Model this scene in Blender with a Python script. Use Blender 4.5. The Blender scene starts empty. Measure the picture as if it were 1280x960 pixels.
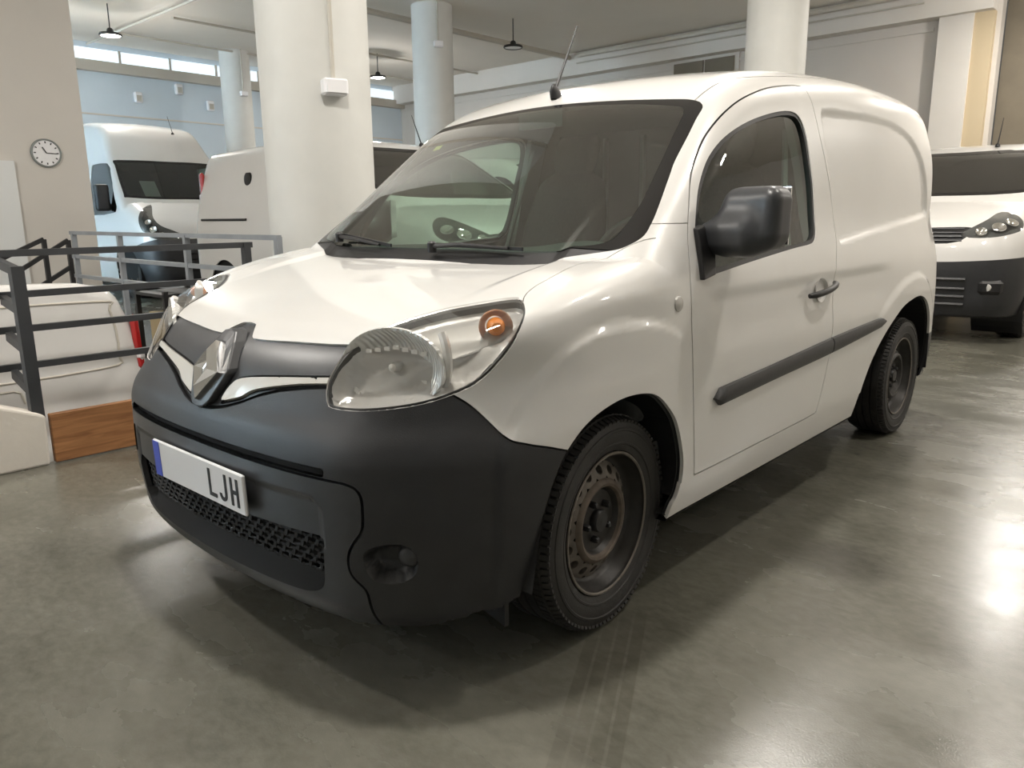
import bpy, math, random
import numpy as np
from mathutils import Vector, Matrix

random.seed(7)
rng = np.random.default_rng(7)
SC = bpy.context.scene
COL = SC.collection

# ------------------------------------------------------------------ camera
CAM = (2.0093, -1.7024, 1.1687)
YAW, PITCH, ROLL, FPX = 0.7366, 0.2140, -0.0098, 959.55
cd = bpy.data.cameras.new('camera')
co = bpy.data.objects.new('camera', cd)
COL.objects.link(co)
_fw = Vector((-math.sin(YAW) * math.cos(PITCH), math.cos(YAW) * math.cos(PITCH), -math.sin(PITCH)))
_rt = Vector((math.cos(YAW), math.sin(YAW), 0))
_up = _rt.cross(_fw)
_r2 = _rt * math.cos(ROLL) + _up * math.sin(ROLL)
_u2 = -_rt * math.sin(ROLL) + _up * math.cos(ROLL)
co.matrix_world = Matrix(((_r2.x, _u2.x, -_fw.x, CAM[0]), (_r2.y, _u2.y, -_fw.y, CAM[1]),
                          (_r2.z, _u2.z, -_fw.z, CAM[2]), (0, 0, 0, 1)))
cd.sensor_width = 36.0
cd.lens = FPX * 36.0 / 1280.0
cd.clip_start = 0.05
cd.clip_end = 200
SC.camera = co

# ------------------------------------------------------------------ world, exposure
W = bpy.data.worlds.new('world')
SC.world = W
W.use_nodes = True
W.node_tree.nodes['Background'].inputs[0].default_value = (1.0, 0.95, 0.88, 1)
W.node_tree.nodes['Background'].inputs[1].default_value = 0.10
SC.view_settings.view_transform = 'Standard'
SC.view_settings.look = 'None'
SC.view_settings.gamma = 1.0
SC.view_settings.use_curve_mapping = False
SC.view_settings.exposure = -0.08

# added area light for the cool daylight on the left wall; no window built
def area_light(name, loc, rot, sx, sy, power, col):
    l = bpy.data.lights.new(name, 'AREA')
    l.shape = 'RECTANGLE'; l.size = sx; l.size_y = sy; l.energy = power; l.color = col
    o = bpy.data.objects.new(name, l); COL.objects.link(o)
    o.location = loc; o.rotation_euler = rot
    return o
area_light('daylight_fill', (-13.2, -7.5, 3.0), (math.radians(-80), 0, math.radians(14)), 3.2, 3.4, 2500, (0.58, 0.79, 1.0))

# ------------------------------------------------------------------ materials
def _nt(name):
    m = bpy.data.materials.new(name); m.use_nodes = True
    return m, m.node_tree, m.node_tree.nodes['Principled BSDF']

def mat(name, col, rough=0.5, metal=0.0, coat=0.0, spec=0.5, noise=0.0, nscale=8.0, bump=0.0, bscale=60.0, emis=None, estr=0.0):
    """plain procedural material: base colour with a little noise, optional fine relief"""
    m, nt, b = _nt(name)
    b.inputs['Base Color'].default_value = (*col, 1)
    b.inputs['Roughness'].default_value = rough
    b.inputs['Metallic'].default_value = metal
    b.inputs['Coat Weight'].default_value = coat
    b.inputs['Coat Roughness'].default_value = 0.04
    b.inputs['Specular IOR Level'].default_value = spec
    tc = nt.nodes.new('ShaderNodeTexCoord')
    if noise > 0:
        n = nt.nodes.new('ShaderNodeTexNoise'); n.inputs['Scale'].default_value = nscale; n.inputs['Detail'].default_value = 5
        nt.links.new(tc.outputs['Object'], n.inputs['Vector'])
        r = nt.nodes.new('ShaderNodeValToRGB')
        r.color_ramp.elements[0].position = 0.3; r.color_ramp.elements[1].position = 0.7
        r.color_ramp.elements[0].color = (*[c * (1 - noise) for c in col], 1)
        r.color_ramp.elements[1].color = (*[min(1, c * (1 + noise)) for c in col], 1)
        nt.links.new(n.outputs['Fac'], r.inputs['Fac']); nt.links.new(r.outputs['Color'], b.inputs['Base Color'])
    if bump > 0:
        n2 = nt.nodes.new('ShaderNodeTexNoise'); n2.inputs['Scale'].default_value = bscale; n2.inputs['Detail'].default_value = 3
        nt.links.new(tc.outputs['Object'], n2.inputs['Vector'])
        bp = nt.nodes.new('ShaderNodeBump'); bp.inputs['Strength'].default_value = bump; bp.inputs['Distance'].default_value = 0.002
        nt.links.new(n2.outputs['Fac'], bp.inputs['Height']); nt.links.new(bp.outputs['Normal'], b.inputs['Normal'])
    if emis:
        b.inputs['Emission Color'].default_value = (*emis, 1); b.inputs['Emission Strength'].default_value = estr
    return m

def glass(name, tint, refl=1.0, rough=0.0):
    """thin pane: tinted see-through plus fresnel reflection"""
    m = bpy.data.materials.new(name); m.use_nodes = True
    nt = m.node_tree; nt.nodes.clear()
    out = nt.nodes.new('ShaderNodeOutputMaterial'); mx = nt.nodes.new('ShaderNodeMixShader')
    tr = nt.nodes.new('ShaderNodeBsdfTransparent'); gl = nt.nodes.new('ShaderNodeBsdfGlossy')
    fr = nt.nodes.new('ShaderNodeFresnel'); ge = nt.nodes.new('ShaderNodeNewGeometry')
    io = nt.nodes.new('ShaderNodeMapRange'); io.inputs['To Min'].default_value = 1.5; io.inputs['To Max'].default_value = 1 / 1.5   # same pane from both faces
    nt.links.new(ge.outputs['Backfacing'], io.inputs['Value']); nt.links.new(io.outputs[0], fr.inputs['IOR'])
    mu = nt.nodes.new('ShaderNodeMath'); mu.operation = 'MULTIPLY'; mu.inputs[1].default_value = refl
    tr.inputs['Color'].default_value = (*tint, 1); gl.inputs['Roughness'].default_value = rough
    gl.inputs['Color'].default_value = (1, 1, 1, 1)
    nt.links.new(fr.outputs[0], mu.inputs[0]); nt.links.new(mu.outputs[0], mx.inputs[0])
    nt.links.new(tr.outputs[0], mx.inputs[1]); nt.links.new(gl.outputs[0], mx.inputs[2])
    nt.links.new(mx.outputs[0], out.inputs['Surface'])
    return m

def fluted():
    """silvered reflector with moulded vertical flutes"""
    m, nt, b = _nt('fluted_reflector')
    b.inputs['Base Color'].default_value = (.86, .86, .84, 1); b.inputs['Metallic'].default_value = .4; b.inputs['Roughness'].default_value = .2
    tc = nt.nodes.new('ShaderNodeTexCoord'); w = nt.nodes.new('ShaderNodeTexWave'); w.bands_direction = 'X'
    w.inputs['Scale'].default_value = 26; w.inputs['Distortion'].default_value = .4
    nt.links.new(tc.outputs['Object'], w.inputs['Vector'])
    bp = nt.nodes.new('ShaderNodeBump'); bp.inputs['Strength'].default_value = .55; bp.inputs['Distance'].default_value = .006
    nt.links.new(w.outputs['Fac'], bp.inputs['Height']); nt.links.new(bp.outputs['Normal'], b.inputs['Normal'])
    return m

def floor_mat():
    """polished grey-green concrete: cloudy tone, faint trowel sweeps, pale specks, scuffs, tyre marks"""
    m, nt, b = _nt('polished_concrete')
    N = nt.nodes.new; Lk = nt.links.new
    tc = N('ShaderNodeTexCoord')
    def noise(scale, detail, rot=0, sc=(1, 1, 1), dist=0.0, rough=.55):
        mp = N('ShaderNodeMapping'); mp.inputs['Rotation'].default_value = (0, 0, rot); mp.inputs['Scale'].default_value = sc
        Lk(tc.outputs['Object'], mp.inputs['Vector'])
        n = N('ShaderNodeTexNoise'); n.inputs['Scale'].default_value = scale; n.inputs['Detail'].default_value = detail
        n.inputs['Distortion'].default_value = dist; n.inputs['Roughness'].default_value = rough
        Lk(mp.outputs[0], n.inputs['Vector']); return n.outputs['Fac']
    def mrange(v, a, c, lo, hi, smooth=True):
        r = N('ShaderNodeMapRange'); r.interpolation_type = 'SMOOTHSTEP' if smooth else 'LINEAR'
        for k, q in (('From Min', a), ('From Max', c), ('To Min', lo), ('To Max', hi)): r.inputs[k].default_value = q
        Lk(v, r.inputs['Value']); return r.outputs[0]
    def math_(op, a, c=None):
        n = N('ShaderNodeMath'); n.operation = op
        for i, q in enumerate((a, c)):
            if q is None: continue
            if isinstance(q, (int, float)): n.inputs[i].default_value = q
            else: Lk(q, n.inputs[i])
        return n.outputs[0]
    cloud = noise(.9, 6, .4, (1, 1.5, 1), .0)
    sweep = noise(2.0, 7, .75, (1, 2.2, 1), .15, .5)
    fine = noise(21, 8, .6, (1, 1.6, 1), .3, .62)
    mix = math_('ADD', math_('ADD', math_('MULTIPLY', cloud, .38), math_('MULTIPLY', sweep, .28)), math_('MULTIPLY', fine, .34))
    r = N('ShaderNodeValToRGB')
    r.color_ramp.elements[0].position = .34; r.color_ramp.elements[0].color = (.084, .083, .066, 1)
    r.color_ramp.elements[1].position = .68; r.color_ramp.elements[1].color = (.186, .181, .150, 1)
    Lk(mix, r.inputs['Fac'])
    specks = mrange(noise(70, 3), .70, .80, 0, .35)
    scuff = mrange(noise(2.4, 5, .8, (1.0, 7, 1), .2), .62, .90, 0, .18)
    sw = mrange(sweep, .55, .85, 0, .10)
    pale = math_('MAXIMUM', math_('MAXIMUM', specks, scuff), sw)
    c1 = N('ShaderNodeMix'); c1.data_type = 'RGBA'; c1.inputs['B'].default_value = (.30, .295, .255, 1)
    Lk(pale, c1.inputs['Factor']); Lk(r.outputs['Color'], c1.inputs['A'])
    # tyre marks running out from under the near front wheel
    sx = N('ShaderNodeSeparateXYZ'); Lk(tc.outputs['Object'], sx.inputs[0])
    A, B = TRACK; ux, uy = B[0] - A[0], B[1] - A[1]; Ln = math.hypot(ux, uy); ux /= Ln; uy /= Ln
    al = math_('ADD', math_('MULTIPLY', math_('SUBTRACT', sx.outputs['X'], A[0]), ux), math_('MULTIPLY', math_('SUBTRACT', sx.outputs['Y'], A[1]), uy))
    ac = math_('ADD', math_('MULTIPLY', math_('SUBTRACT', sx.outputs['X'], A[0]), -uy), math_('MULTIPLY', math_('SUBTRACT', sx.outputs['Y'], A[1]), ux))
    band = math_('MULTIPLY', mrange(math_('ABSOLUTE', ac), .075, .088, 1, 0), math_('MULTIPLY', mrange(al, -.3, -.1, 0, 1), mrange(al, 2.4, 3.2, 1, 0)))
    rib = mrange(math_('ABSOLUTE', math_('SUBTRACT', math_('FRACT', math_('MULTIPLY', math_('ADD', ac, .5), 24)), .5)), .36, .44, 1, .15)
    tr = math_('MULTIPLY', math_('MULTIPLY', band, rib), mrange(noise(6, 4), .25, .75, .10, .5))
    c2 = N('ShaderNodeMix'); c2.data_type = 'RGBA'; c2.inputs['B'].default_value = (.055, .049, .036, 1)
    Lk(tr, c2.inputs['Factor']); Lk(c1.outputs['Result'], c2.inputs['A']); Lk(c2.outputs['Result'], b.inputs['Base Color'])
    Lk(mrange(math_('ADD', math_('MULTIPLY', sweep, .5), math_('MULTIPLY', cloud, .5)), .3, .7, .17, .33), b.inputs['Roughness'])
    bp = N('ShaderNodeBump'); bp.inputs['Strength'].default_value = .30; bp.inputs['Distance'].default_value = .0012
    Lk(noise(190, 2), bp.inputs['Height']); Lk(bp.outputs['Normal'], b.inputs['Normal'])
    b.inputs['Specular IOR Level'].default_value = .5
    return m
TRACK = ((.93, -.12), (1.19, -.62))

def wood_mat():
    m, nt, b = _nt('stained_timber')
    tc = nt.nodes.new('ShaderNodeTexCoord')
    mp = nt.nodes.new('ShaderNodeMapping'); mp.inputs['Scale'].default_value = (6, 1.2, 14)
    nt.links.new(tc.outputs['Object'], mp.inputs['Vector'])
    n = nt.nodes.new('ShaderNodeTexNoise'); n.inputs['Scale'].default_value = 3; n.inputs['Detail'].default_value = 7; n.inputs['Distortion'].default_value = 0.8
    nt.links.new(mp.outputs[0], n.inputs['Vector'])
    r = nt.nodes.new('ShaderNodeValToRGB')
    r.color_ramp.elements[0].position = 0.3; r.color_ramp.elements[0].color = (0.20, 0.085, 0.03, 1)
    r.color_ramp.elements[1].position = 0.7; r.color_ramp.elements[1].color = (0.40, 0.19, 0.075, 1)
    nt.links.new(n.outputs['Fac'], r.inputs['Fac']); nt.links.new(r.outputs['Color'], b.inputs['Base Color'])
    b.inputs['Roughness'].default_value = 0.55
    return m

M = dict(
    paint=mat('white_car_paint', (0.72, 0.712, 0.695), 0.33, coat=1.0, noise=0.012, nscale=3),
    plastic=mat('charcoal_bumper_plastic', (0.023, 0.024, 0.0265), 0.42, noise=0.10, nscale=14, bump=0.25, bscale=420),
    plastic2=mat('dark_grey_plastic', (0.038, 0.040, 0.044), 0.38, noise=0.08, nscale=20),
    black=mat('black_plastic', (0.010, 0.010, 0.011), 0.45),
    gap=mat('shadow_gap_black', (0.006, 0.006, 0.006), 0.9),
    rubber=mat('tyre_rubber', (0.022, 0.021, 0.020), 0.62, noise=0.35, nscale=9, bump=0.3, bscale=150),
    steel=mat('black_painted_steel', (0.030, 0.028, 0.026), 0.45, metal=0.3, noise=0.3, nscale=18),
    rust=mat('dusty_grey_steel', (0.15, 0.132, 0.112), 0.6, metal=0.15, noise=0.25, nscale=26),
    chrome=mat('chrome', (0.80, 0.80, 0.80), 0.10, metal=1.0),
    silver=mat('silver_lamp_reflector', (0.80, 0.79, 0.77), 0.22, metal=0.5, noise=0.08, nscale=40),
    lampgrey=mat('lamp_housing_grey', (0.54, 0.53, 0.51), 0.26, metal=0.3),
    trimwhite=mat('satin_silver_trim', (0.62, 0.60, 0.56), 0.34, coat=0.4),
    frit=mat('black_glass_border', (0.008, 0.008, 0.009), 0.08),
    wsglass=glass('windscreen_glass', (0.57, 0.71, 0.63), 2.0),
    sideglass=glass('side_window_glass', (0.66, 0.80, 0.72), 1.4),
    lens=glass('clear_lamp_lens', (0.96, 0.96, 0.95), 1.0),
    vanglass=glass('dark_van_glass', (0.34, 0.40, 0.37), 1.8),
    amber=mat('amber_bulb', (0.72, 0.23, 0.03), 0.25, coat=0.5),
    red=mat('red_tail_lamp', (0.45, 0.015, 0.015), 0.2, coat=0.8),
    cabin=mat('dark_cabin_trim', (0.060, 0.064, 0.063), 0.75, noise=0.15, nscale=30),
    cabingrey=mat('grey_cabin_trim', (0.27, 0.29, 0.28), 0.7),
    seat=mat('grey_seat_cloth', (0.075, 0.062, 0.062), 0.9, noise=0.25, nscale=90),
    plate=mat('white_plate', (0.86, 0.86, 0.88), 0.3, coat=0.3),
    plateblue=mat('blue_plate_strip', (0.06, 0.10, 0.55), 0.35),
    ink=mat('black_ink', (0.012, 0.012, 0.014), 0.5),
    sticker=mat('yellow_sticker', (0.62, 0.60, 0.10), 0.5),
    floor=floor_mat(),
    wood=wood_mat(),
    kerb=mat('painted_white_concrete', (0.66, 0.62, 0.56), 0.6, noise=0.04, nscale=5, bump=0.2, bscale=40),
    wall=mat('painted_wall', (0.68, 0.65, 0.605), 0.75, noise=0.02, nscale=2, bump=0.1, bscale=30),
    wallcool=mat('wall_daylight_blue', (0.64, 0.74, 0.82), 0.7, noise=0.03, nscale=1.5),  # blue tint of the daylight put into the wall colour
    wallshade=mat('grey_beige_wall', (0.60, 0.565, 0.52), 0.8, noise=0.02, nscale=2),
    ceiling=mat('ceiling_paint', (0.80, 0.76, 0.69), 0.85, noise=0.02, nscale=1.2),
    column=mat('painted_column', (0.66, 0.66, 0.63), 0.55, noise=0.03, nscale=5, bump=0.35, bscale=14),
    pipe=mat('painted_pipe', (0.52, 0.49, 0.43), 0.5),
    rail=mat('charcoal_rail_paint', (0.036, 0.039, 0.043), 0.45, noise=0.15, nscale=8),
    railgrey=mat('pale_grey_rail_paint', (0.24, 0.26, 0.28), 0.4, noise=0.1, nscale=8),
    matte=mat('matte_black_grille', (0.010, 0.010, 0.011), 0.75),
    rustdark=mat('brown_rust_ring', (0.112, 0.088, 0.068), 0.65, metal=0.1, noise=0.3, nscale=30),
    flute=fluted(),
    brown=mat('taupe_panel', (0.17, 0.145, 0.105), 0.7, noise=0.08, nscale=3),
    lampglow=mat('lamp_glow', (1, 1, 1), 0.5, emis=(1.0, 0.86, 0.66), estr=60),
    lampblack=mat('lamp_black_metal', (0.02, 0.02, 0.02), 0.4),
    paper=mat('paper_sheet', (0.75, 0.76, 0.72), 0.7),
    card=mat('cardboard', (0.42, 0.34, 0.20), 0.8, noise=0.1, nscale=6),
)

# ------------------------------------------------------------------ scene-graph helpers
def tag(o, label=None, cat=None, group=None, kind=None):
    if label: o['label'] = label
    if cat: o['category'] = cat
    if group: o['group'] = group
    if kind: o['kind'] = kind
    return o

def empty(name, loc=(0, 0, 0), rz=0.0, label=None, cat=None, group=None):
    o = bpy.data.objects.new(name, None); COL.objects.link(o)
    o.location = loc; o.rotation_euler = (0, 0, rz); o.empty_display_size = 0.1
    return tag(o, label, cat, group)

def copy_tree(o, parent=None):
    c = o.copy(); COL.objects.link(c)
    if parent is not None: c.parent = parent
    for ch in list(o.children): copy_tree(ch, c)
    return c

def link_mesh(name, V, F, m, parent=None, N=None, smooth=True):
    me = bpy.data.meshes.new(name)
    if isinstance(F, np.ndarray):
        nf = len(F); k = F.shape[1]
        me.vertices.add(len(V)); me.vertices.foreach_set('co', np.asarray(V, np.float32).ravel())
        me.loops.add(nf * k); me.loops.foreach_set('vertex_index', F.astype(np.int32).ravel())
        me.polygons.add(nf); me.polygons.foreach_set('loop_start', np.arange(0, nf * k, k, dtype=np.int32))
        me.polygons.foreach_set('loop_total', np.full(nf, k, np.int32))
        me.update(calc_edges=True); me.validate()
    else:
        me.from_pydata([tuple(v) for v in V], [], [tuple(f) for f in F]); me.validate(); me.update()
    me.polygons.foreach_set('use_smooth', np.full(len(me.polygons), smooth))
    if N is not None and len(N) == len(me.vertices):
        me.normals_split_custom_set_from_vertices(np.asarray(N, np.float32).tolist())
    me.materials.append(m)
    o = bpy.data.objects.new(name, me); COL.objects.link(o)
    if parent is not None: o.parent = parent
    return o

class MB:
    """collects simple solids; build() links them as ONE mesh object"""
    def __init__(s): s.v = []; s.f = []
    def add(s, vs, fs):
        n = len(s.v); s.v += [tuple(map(float, p)) for p in vs]; s.f += [tuple(i + n for i in f) for f in fs]; return s
    def box(s, c, size, rot=None, bev=0.0):
        hx, hy, hz = [q / 2 for q in size]
        if bev <= 0:
            vs = [Vector((x * hx, y * hy, z * hz)) for x in (-1, 1) for y in (-1, 1) for z in (-1, 1)]
            fs = [(0, 1, 3, 2), (4, 6, 7, 5), (0, 4, 5, 1), (2, 3, 7, 6), (0, 2, 6, 4), (1, 5, 7, 3)]
        else:
            b = min(bev, hx * .9, hy * .9, hz * .9); vs = []; idx = {}
            for sx in (-1, 1):
                for sy in (-1, 1):
                    for sz in (-1, 1):
                        for a in range(3):
                            h = [hx - b, hy - b, hz - b]; h[a] += b
                            idx[(sx, sy, sz, a)] = len(vs); vs.append(Vector((sx * h[0], sy * h[1], sz * h[2])))
            fs = []
            for a in range(3):
                o1, o2 = (a + 1) % 3, (a + 2) % 3
                for sg in (-1, 1):
                    q = []
                    for u, w in ((-1, -1), (1, -1), (1, 1), (-1, 1)):
                        k = [0, 0, 0]; k[a] = sg; k[o1] = u; k[o2] = w; q.append(idx[(*k, a)])
                    fs.append(tuple(q if sg > 0 else q[::-1]))
                for u in (-1, 1):
                    for w in (-1, 1):
                        q = []
                        for e, ax in ((-1, o1), (1, o1), (1, o2), (-1, o2)):
                            k = [0, 0, 0]; k[a] = e; k[o1] = u; k[o2] = w; q.append(idx[(*k, ax)])
                        fs.append(tuple(q if u * w > 0 else q[::-1]))
            for sx in (-1, 1):
                for sy in (-1, 1):
                    for sz in (-1, 1):
                        q = [idx[(sx, sy, sz, a)] for a in range(3)]
                        fs.append(tuple(q if sx * sy * sz > 0 else q[::-1]))
        R = rot if rot is not None else Matrix.Identity(3)
        return s.add([R @ v + Vector(c) for v in vs], fs)
    def tube(s, pts, r, n=8, cap=True):
        pts = [Vector(p) for p in pts]; rs = r if isinstance(r, (list, tuple)) else [r] * len(pts)
        rings = []; prev = None
        for i, p in enumerate(pts):
            t = (pts[min(i + 1, len(pts) - 1)] - pts[max(i - 1, 0)]).normalized()
            if prev is None:
                a = Vector((0, 0, 1)) if abs(t.z) < .9 else Vector((1, 0, 0)); u = t.cross(a).normalized()
            else: u = (prev - t * prev.dot(t)).normalized()
            prev = u; w = t.cross(u)
            rings.append([p + (u * math.cos(2 * math.pi * k / n) + w * math.sin(2 * math.pi * k / n)) * rs[i] for k in range(n)])
        vs = [v for q in rings for v in q]; fs = []
        for i in range(len(rings) - 1):
            for k in range(n): fs.append((i * n + k, i * n + (k + 1) % n, (i + 1) * n + (k + 1) % n, (i + 1) * n + k))
        if cap: fs += [tuple(range(n))[::-1], tuple((len(rings) - 1) * n + k for k in range(n))]
        return s.add(vs, fs)
    def bar(s, a, b, w, h):
        """square bar from a to b"""
        a, b = Vector(a), Vector(b); t = (b - a); L = t.length; t.normalize()
        up = Vector((0, 0, 1)) if abs(t.z) < .95 else Vector((0, 1, 0))
        x = up.cross(t).normalized(); z = t.cross(x)
        R = Matrix((x, t, z)).transposed()
        return s.box((a + b) / 2, (w, L, h), R)
    def lathe(s, prof, c=(0, 0, 0), axis='z', n=32, closed=False):
        """prof: (r, h) pairs round the axis"""
        vs = []; fs = []
        for r, h in prof:
            for k in range(n):
                a = 2 * math.pi * k / n; p, q = r * math.cos(a), r * math.sin(a)
                v = {'z': (p, q, h), 'x': (h, p, q), 'y': (q, h, p)}[axis]
                vs.append((v[0] + c[0], v[1] + c[1], v[2] + c[2]))
        m = len(prof)
        for i in range(m if closed else m - 1):
            j = (i + 1) % m
            for k in range(n): fs.append((i * n + k, i * n + (k + 1) % n, j * n + (k + 1) % n, j * n + k))
        return s.add(vs, fs)
    def prism(s, poly, fn, d0, d1):
        """closed outline poly extruded; fn(u, v, d) -> xyz"""
        n = len(poly); vs = [fn(u, v, d0) for u, v in poly] + [fn(u, v, d1) for u, v in poly]
        fs = [tuple(range(n))[::-1], tuple(range(n, 2 * n))] + [(i, (i + 1) % n, n + (i + 1) % n, n + i) for i in range(n)]
        return s.add(vs, fs)
    def build(s, name, m, parent=None, smooth=False, bevel=0.0):
        o = link_mesh(name, s.v, s.f, m, parent, smooth=smooth)
        if smooth:
            try: o.data.set_sharp_from_angle(angle=math.radians(38))
            except Exception: pass
        if bevel > 0:
            b = o.modifiers.new('bevel', 'BEVEL'); b.width = bevel; b.segments = 2; b.limit_method = 'ANGLE'; b.angle_limit = math.radians(40)
        return o
    def structure(s, name, m, **k):
        o = s.build(name, m, **k); o['kind'] = 'structure'; return o

# ------------------------------------------------------------------ numeric surface tools
def spl(xs, ys):
    xs = np.array(xs, float); ys = np.array(ys, float)
    h = np.diff(xs); d = np.diff(ys) / h
    m = np.zeros_like(xs); m[0] = d[0]; m[-1] = d[-1]
    for i in range(1, len(xs) - 1): m[i] = (d[i - 1] * h[i] + d[i] * h[i - 1]) / (h[i] + h[i - 1])
    def f(x):
        x = np.asarray(x, float)
        i = np.clip(np.searchsorted(xs, x) - 1, 0, len(xs) - 2)
        t = (x - xs[i]) / h[i]; tc = np.clip(t, 0, 1)
        y = ys[i] * (1 + 2 * tc) * (1 - tc) ** 2 + ys[i + 1] * tc * tc * (3 - 2 * tc) + h[i] * (m[i] * tc * (1 - tc) ** 2 + m[i + 1] * tc * tc * (tc - 1))
        return y + np.where(t < 0, t * h[i] * m[0], 0) + np.where(t > 1, (t - 1) * h[i] * m[-1], 0)
    return f
def smax(a, b, r):
    h = np.clip(r - np.abs(a - b), 0, None)
    return np.maximum(a, b) + h * h / (4 * r)
def smin(a, b, r): return -smax(-a, -b, r)
def sstep(a, b, x):
    t = np.clip((x - a) / (b - a), 0, 1); return t * t * (3 - 2 * t)
def rbox(x, y, z, c, h, r):
    """rounded box distance"""
    qx, qy, qz = np.abs(x - c[0]) - h[0] + r, np.abs(y - c[1]) - h[1] + r, np.abs(z - c[2]) - h[2] + r
    return np.sqrt(np.clip(qx, 0, None) ** 2 + np.clip(qy, 0, None) ** 2 + np.clip(qz, 0, None) ** 2) + np.minimum(np.maximum(qx, np.maximum(qy, qz)), 0) - r

def grad(G, P, e=1e-3):
    x, y, z = P[:, 0], P[:, 1], P[:, 2]
    return np.stack([G(x + e, y, z) - G(x - e, y, z), G(x, y + e, z) - G(x, y - e, z), G(x, y, z + e) - G(x, y, z - e)], 1) / (2 * e)

def isomesh(G, lo, hi, h, it=3):
    """surface of G = 0 inside the box as (V, N, T): surface nets, then projected onto the surface"""
    K = 4
    n = [int(math.ceil((hi[a] - lo[a]) / (h * K))) * K for a in range(3)]
    ax = [lo[a] + h * np.arange(n[a] + 1) for a in range(3)]
    cx = [ax[a][K // 2::K] for a in range(3)]
    Gc = G(*np.meshgrid(*cx, indexing='ij'))
    near = np.abs(Gc) < h * K * 1.9
    F = np.repeat(np.repeat(np.repeat(np.sign(Gc), K, 0), K, 1), K, 2)
    F = np.pad(F, ((0, 1), (0, 1), (0, 1)), mode='edge') * h * 9
    nf = np.repeat(np.repeat(np.repeat(near, K, 0), K, 1), K, 2)
    nf = np.pad(nf, ((0, 1), (0, 1), (0, 1)), mode='edge')
    for a in range(3):      # include far faces of the blocks
        s1 = [slice(None)] * 3; s2 = [slice(None)] * 3; s1[a] = slice(1, None); s2[a] = slice(None, -1)
        g = nf.copy(); g[tuple(s1)] |= nf[tuple(s2)]; nf = g
    ii = np.nonzero(nf)
    F[ii] = G(ax[0][ii[0]], ax[1][ii[1]], ax[2][ii[2]])
    S = F < 0
    c = np.zeros([q for q in n], np.int8)
    for dx in (0, 1):
        for dy in (0, 1):
            for dz in (0, 1): c += S[dx:n[0] + dx, dy:n[1] + dy, dz:n[2] + dz]
    cell = np.nonzero((c > 0) & (c < 8)); nc = len(cell[0])
    idx = -np.ones(n, np.int64); idx[cell] = np.arange(nc)
    acc = np.zeros((nc, 3)); cnt = np.zeros(nc)
    corners = [(0, 0, 0), (1, 0, 0), (0, 1, 0), (1, 1, 0), (0, 0, 1), (1, 0, 1), (0, 1, 1), (1, 1, 1)]
    ed = [(a, b) for a in range(8) for b in range(a + 1, 8) if sum(abs(p - q) for p, q in zip(corners[a], corners[b])) == 1]
    val = [F[cell[0] + q[0], cell[1] + q[1], cell[2] + q[2]] for q in corners]
    for a, b in ed:
        m = (val[a] < 0) != (val[b] < 0)
        t = np.where(m, val[a] / np.where(m, val[a] - val[b], 1), 0)[:, None]
        p = np.array(corners[a]) * (1 - t) + np.array(corners[b]) * t
        acc += np.where(m[:, None], p, 0); cnt += m
    V = (np.stack(cell, 1) + acc / cnt[:, None]) * h + np.array(lo)
    Q = []
    for a in range(3):
        s1 = [slice(None)] * 3; s2 = [slice(None)] * 3; s1[a] = slice(0, -1); s2[a] = slice(1, None)
        A, B = S[tuple(s1)], S[tuple(s2)]; e = np.nonzero(A != B)
        o1, o2 = (a + 1) % 3, (a + 2) % 3
        ok = (e[o1] > 0) & (e[o2] > 0) & (e[o1] < n[o1]) & (e[o2] < n[o2])
        e = [q[ok] for q in e]; fl = A[e[0], e[1], e[2]]
        def at(d1, d2):
            k = [q.copy() for q in e]; k[o1] = k[o1] - d1; k[o2] = k[o2] - d2
            return idx[k[0], k[1], k[2]]
        q = np.stack([at(1, 1), at(0, 1), at(0, 0), at(1, 0)], 1)
        q[~fl] = q[~fl][:, ::-1]; Q.append(q)
    Q = np.concatenate(Q); Q = Q[(Q >= 0).all(1)]
    for _ in range(it):
        g = grad(G, V); gn = (g * g).sum(1) + 1e-9
        stp = (G(V[:, 0], V[:, 1], V[:, 2]) / gn)[:, None] * g
        l = np.linalg.norm(stp, axis=1, keepdims=True); V = V - stp * np.minimum(1, h * .6 / (l + 1e-9))
    g = grad(G, V); N = g / (np.linalg.norm(g, axis=1, keepdims=True) + 1e-12)
    T = np.concatenate([Q[:, [0, 1, 2]], Q[:, [0, 2, 3]]])
    return V, N, T

def compact(V, N, T):
    u, inv = np.unique(T.ravel(), return_inverse=True)
    return V[u], N[u], inv.reshape(-1, 3)

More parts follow.
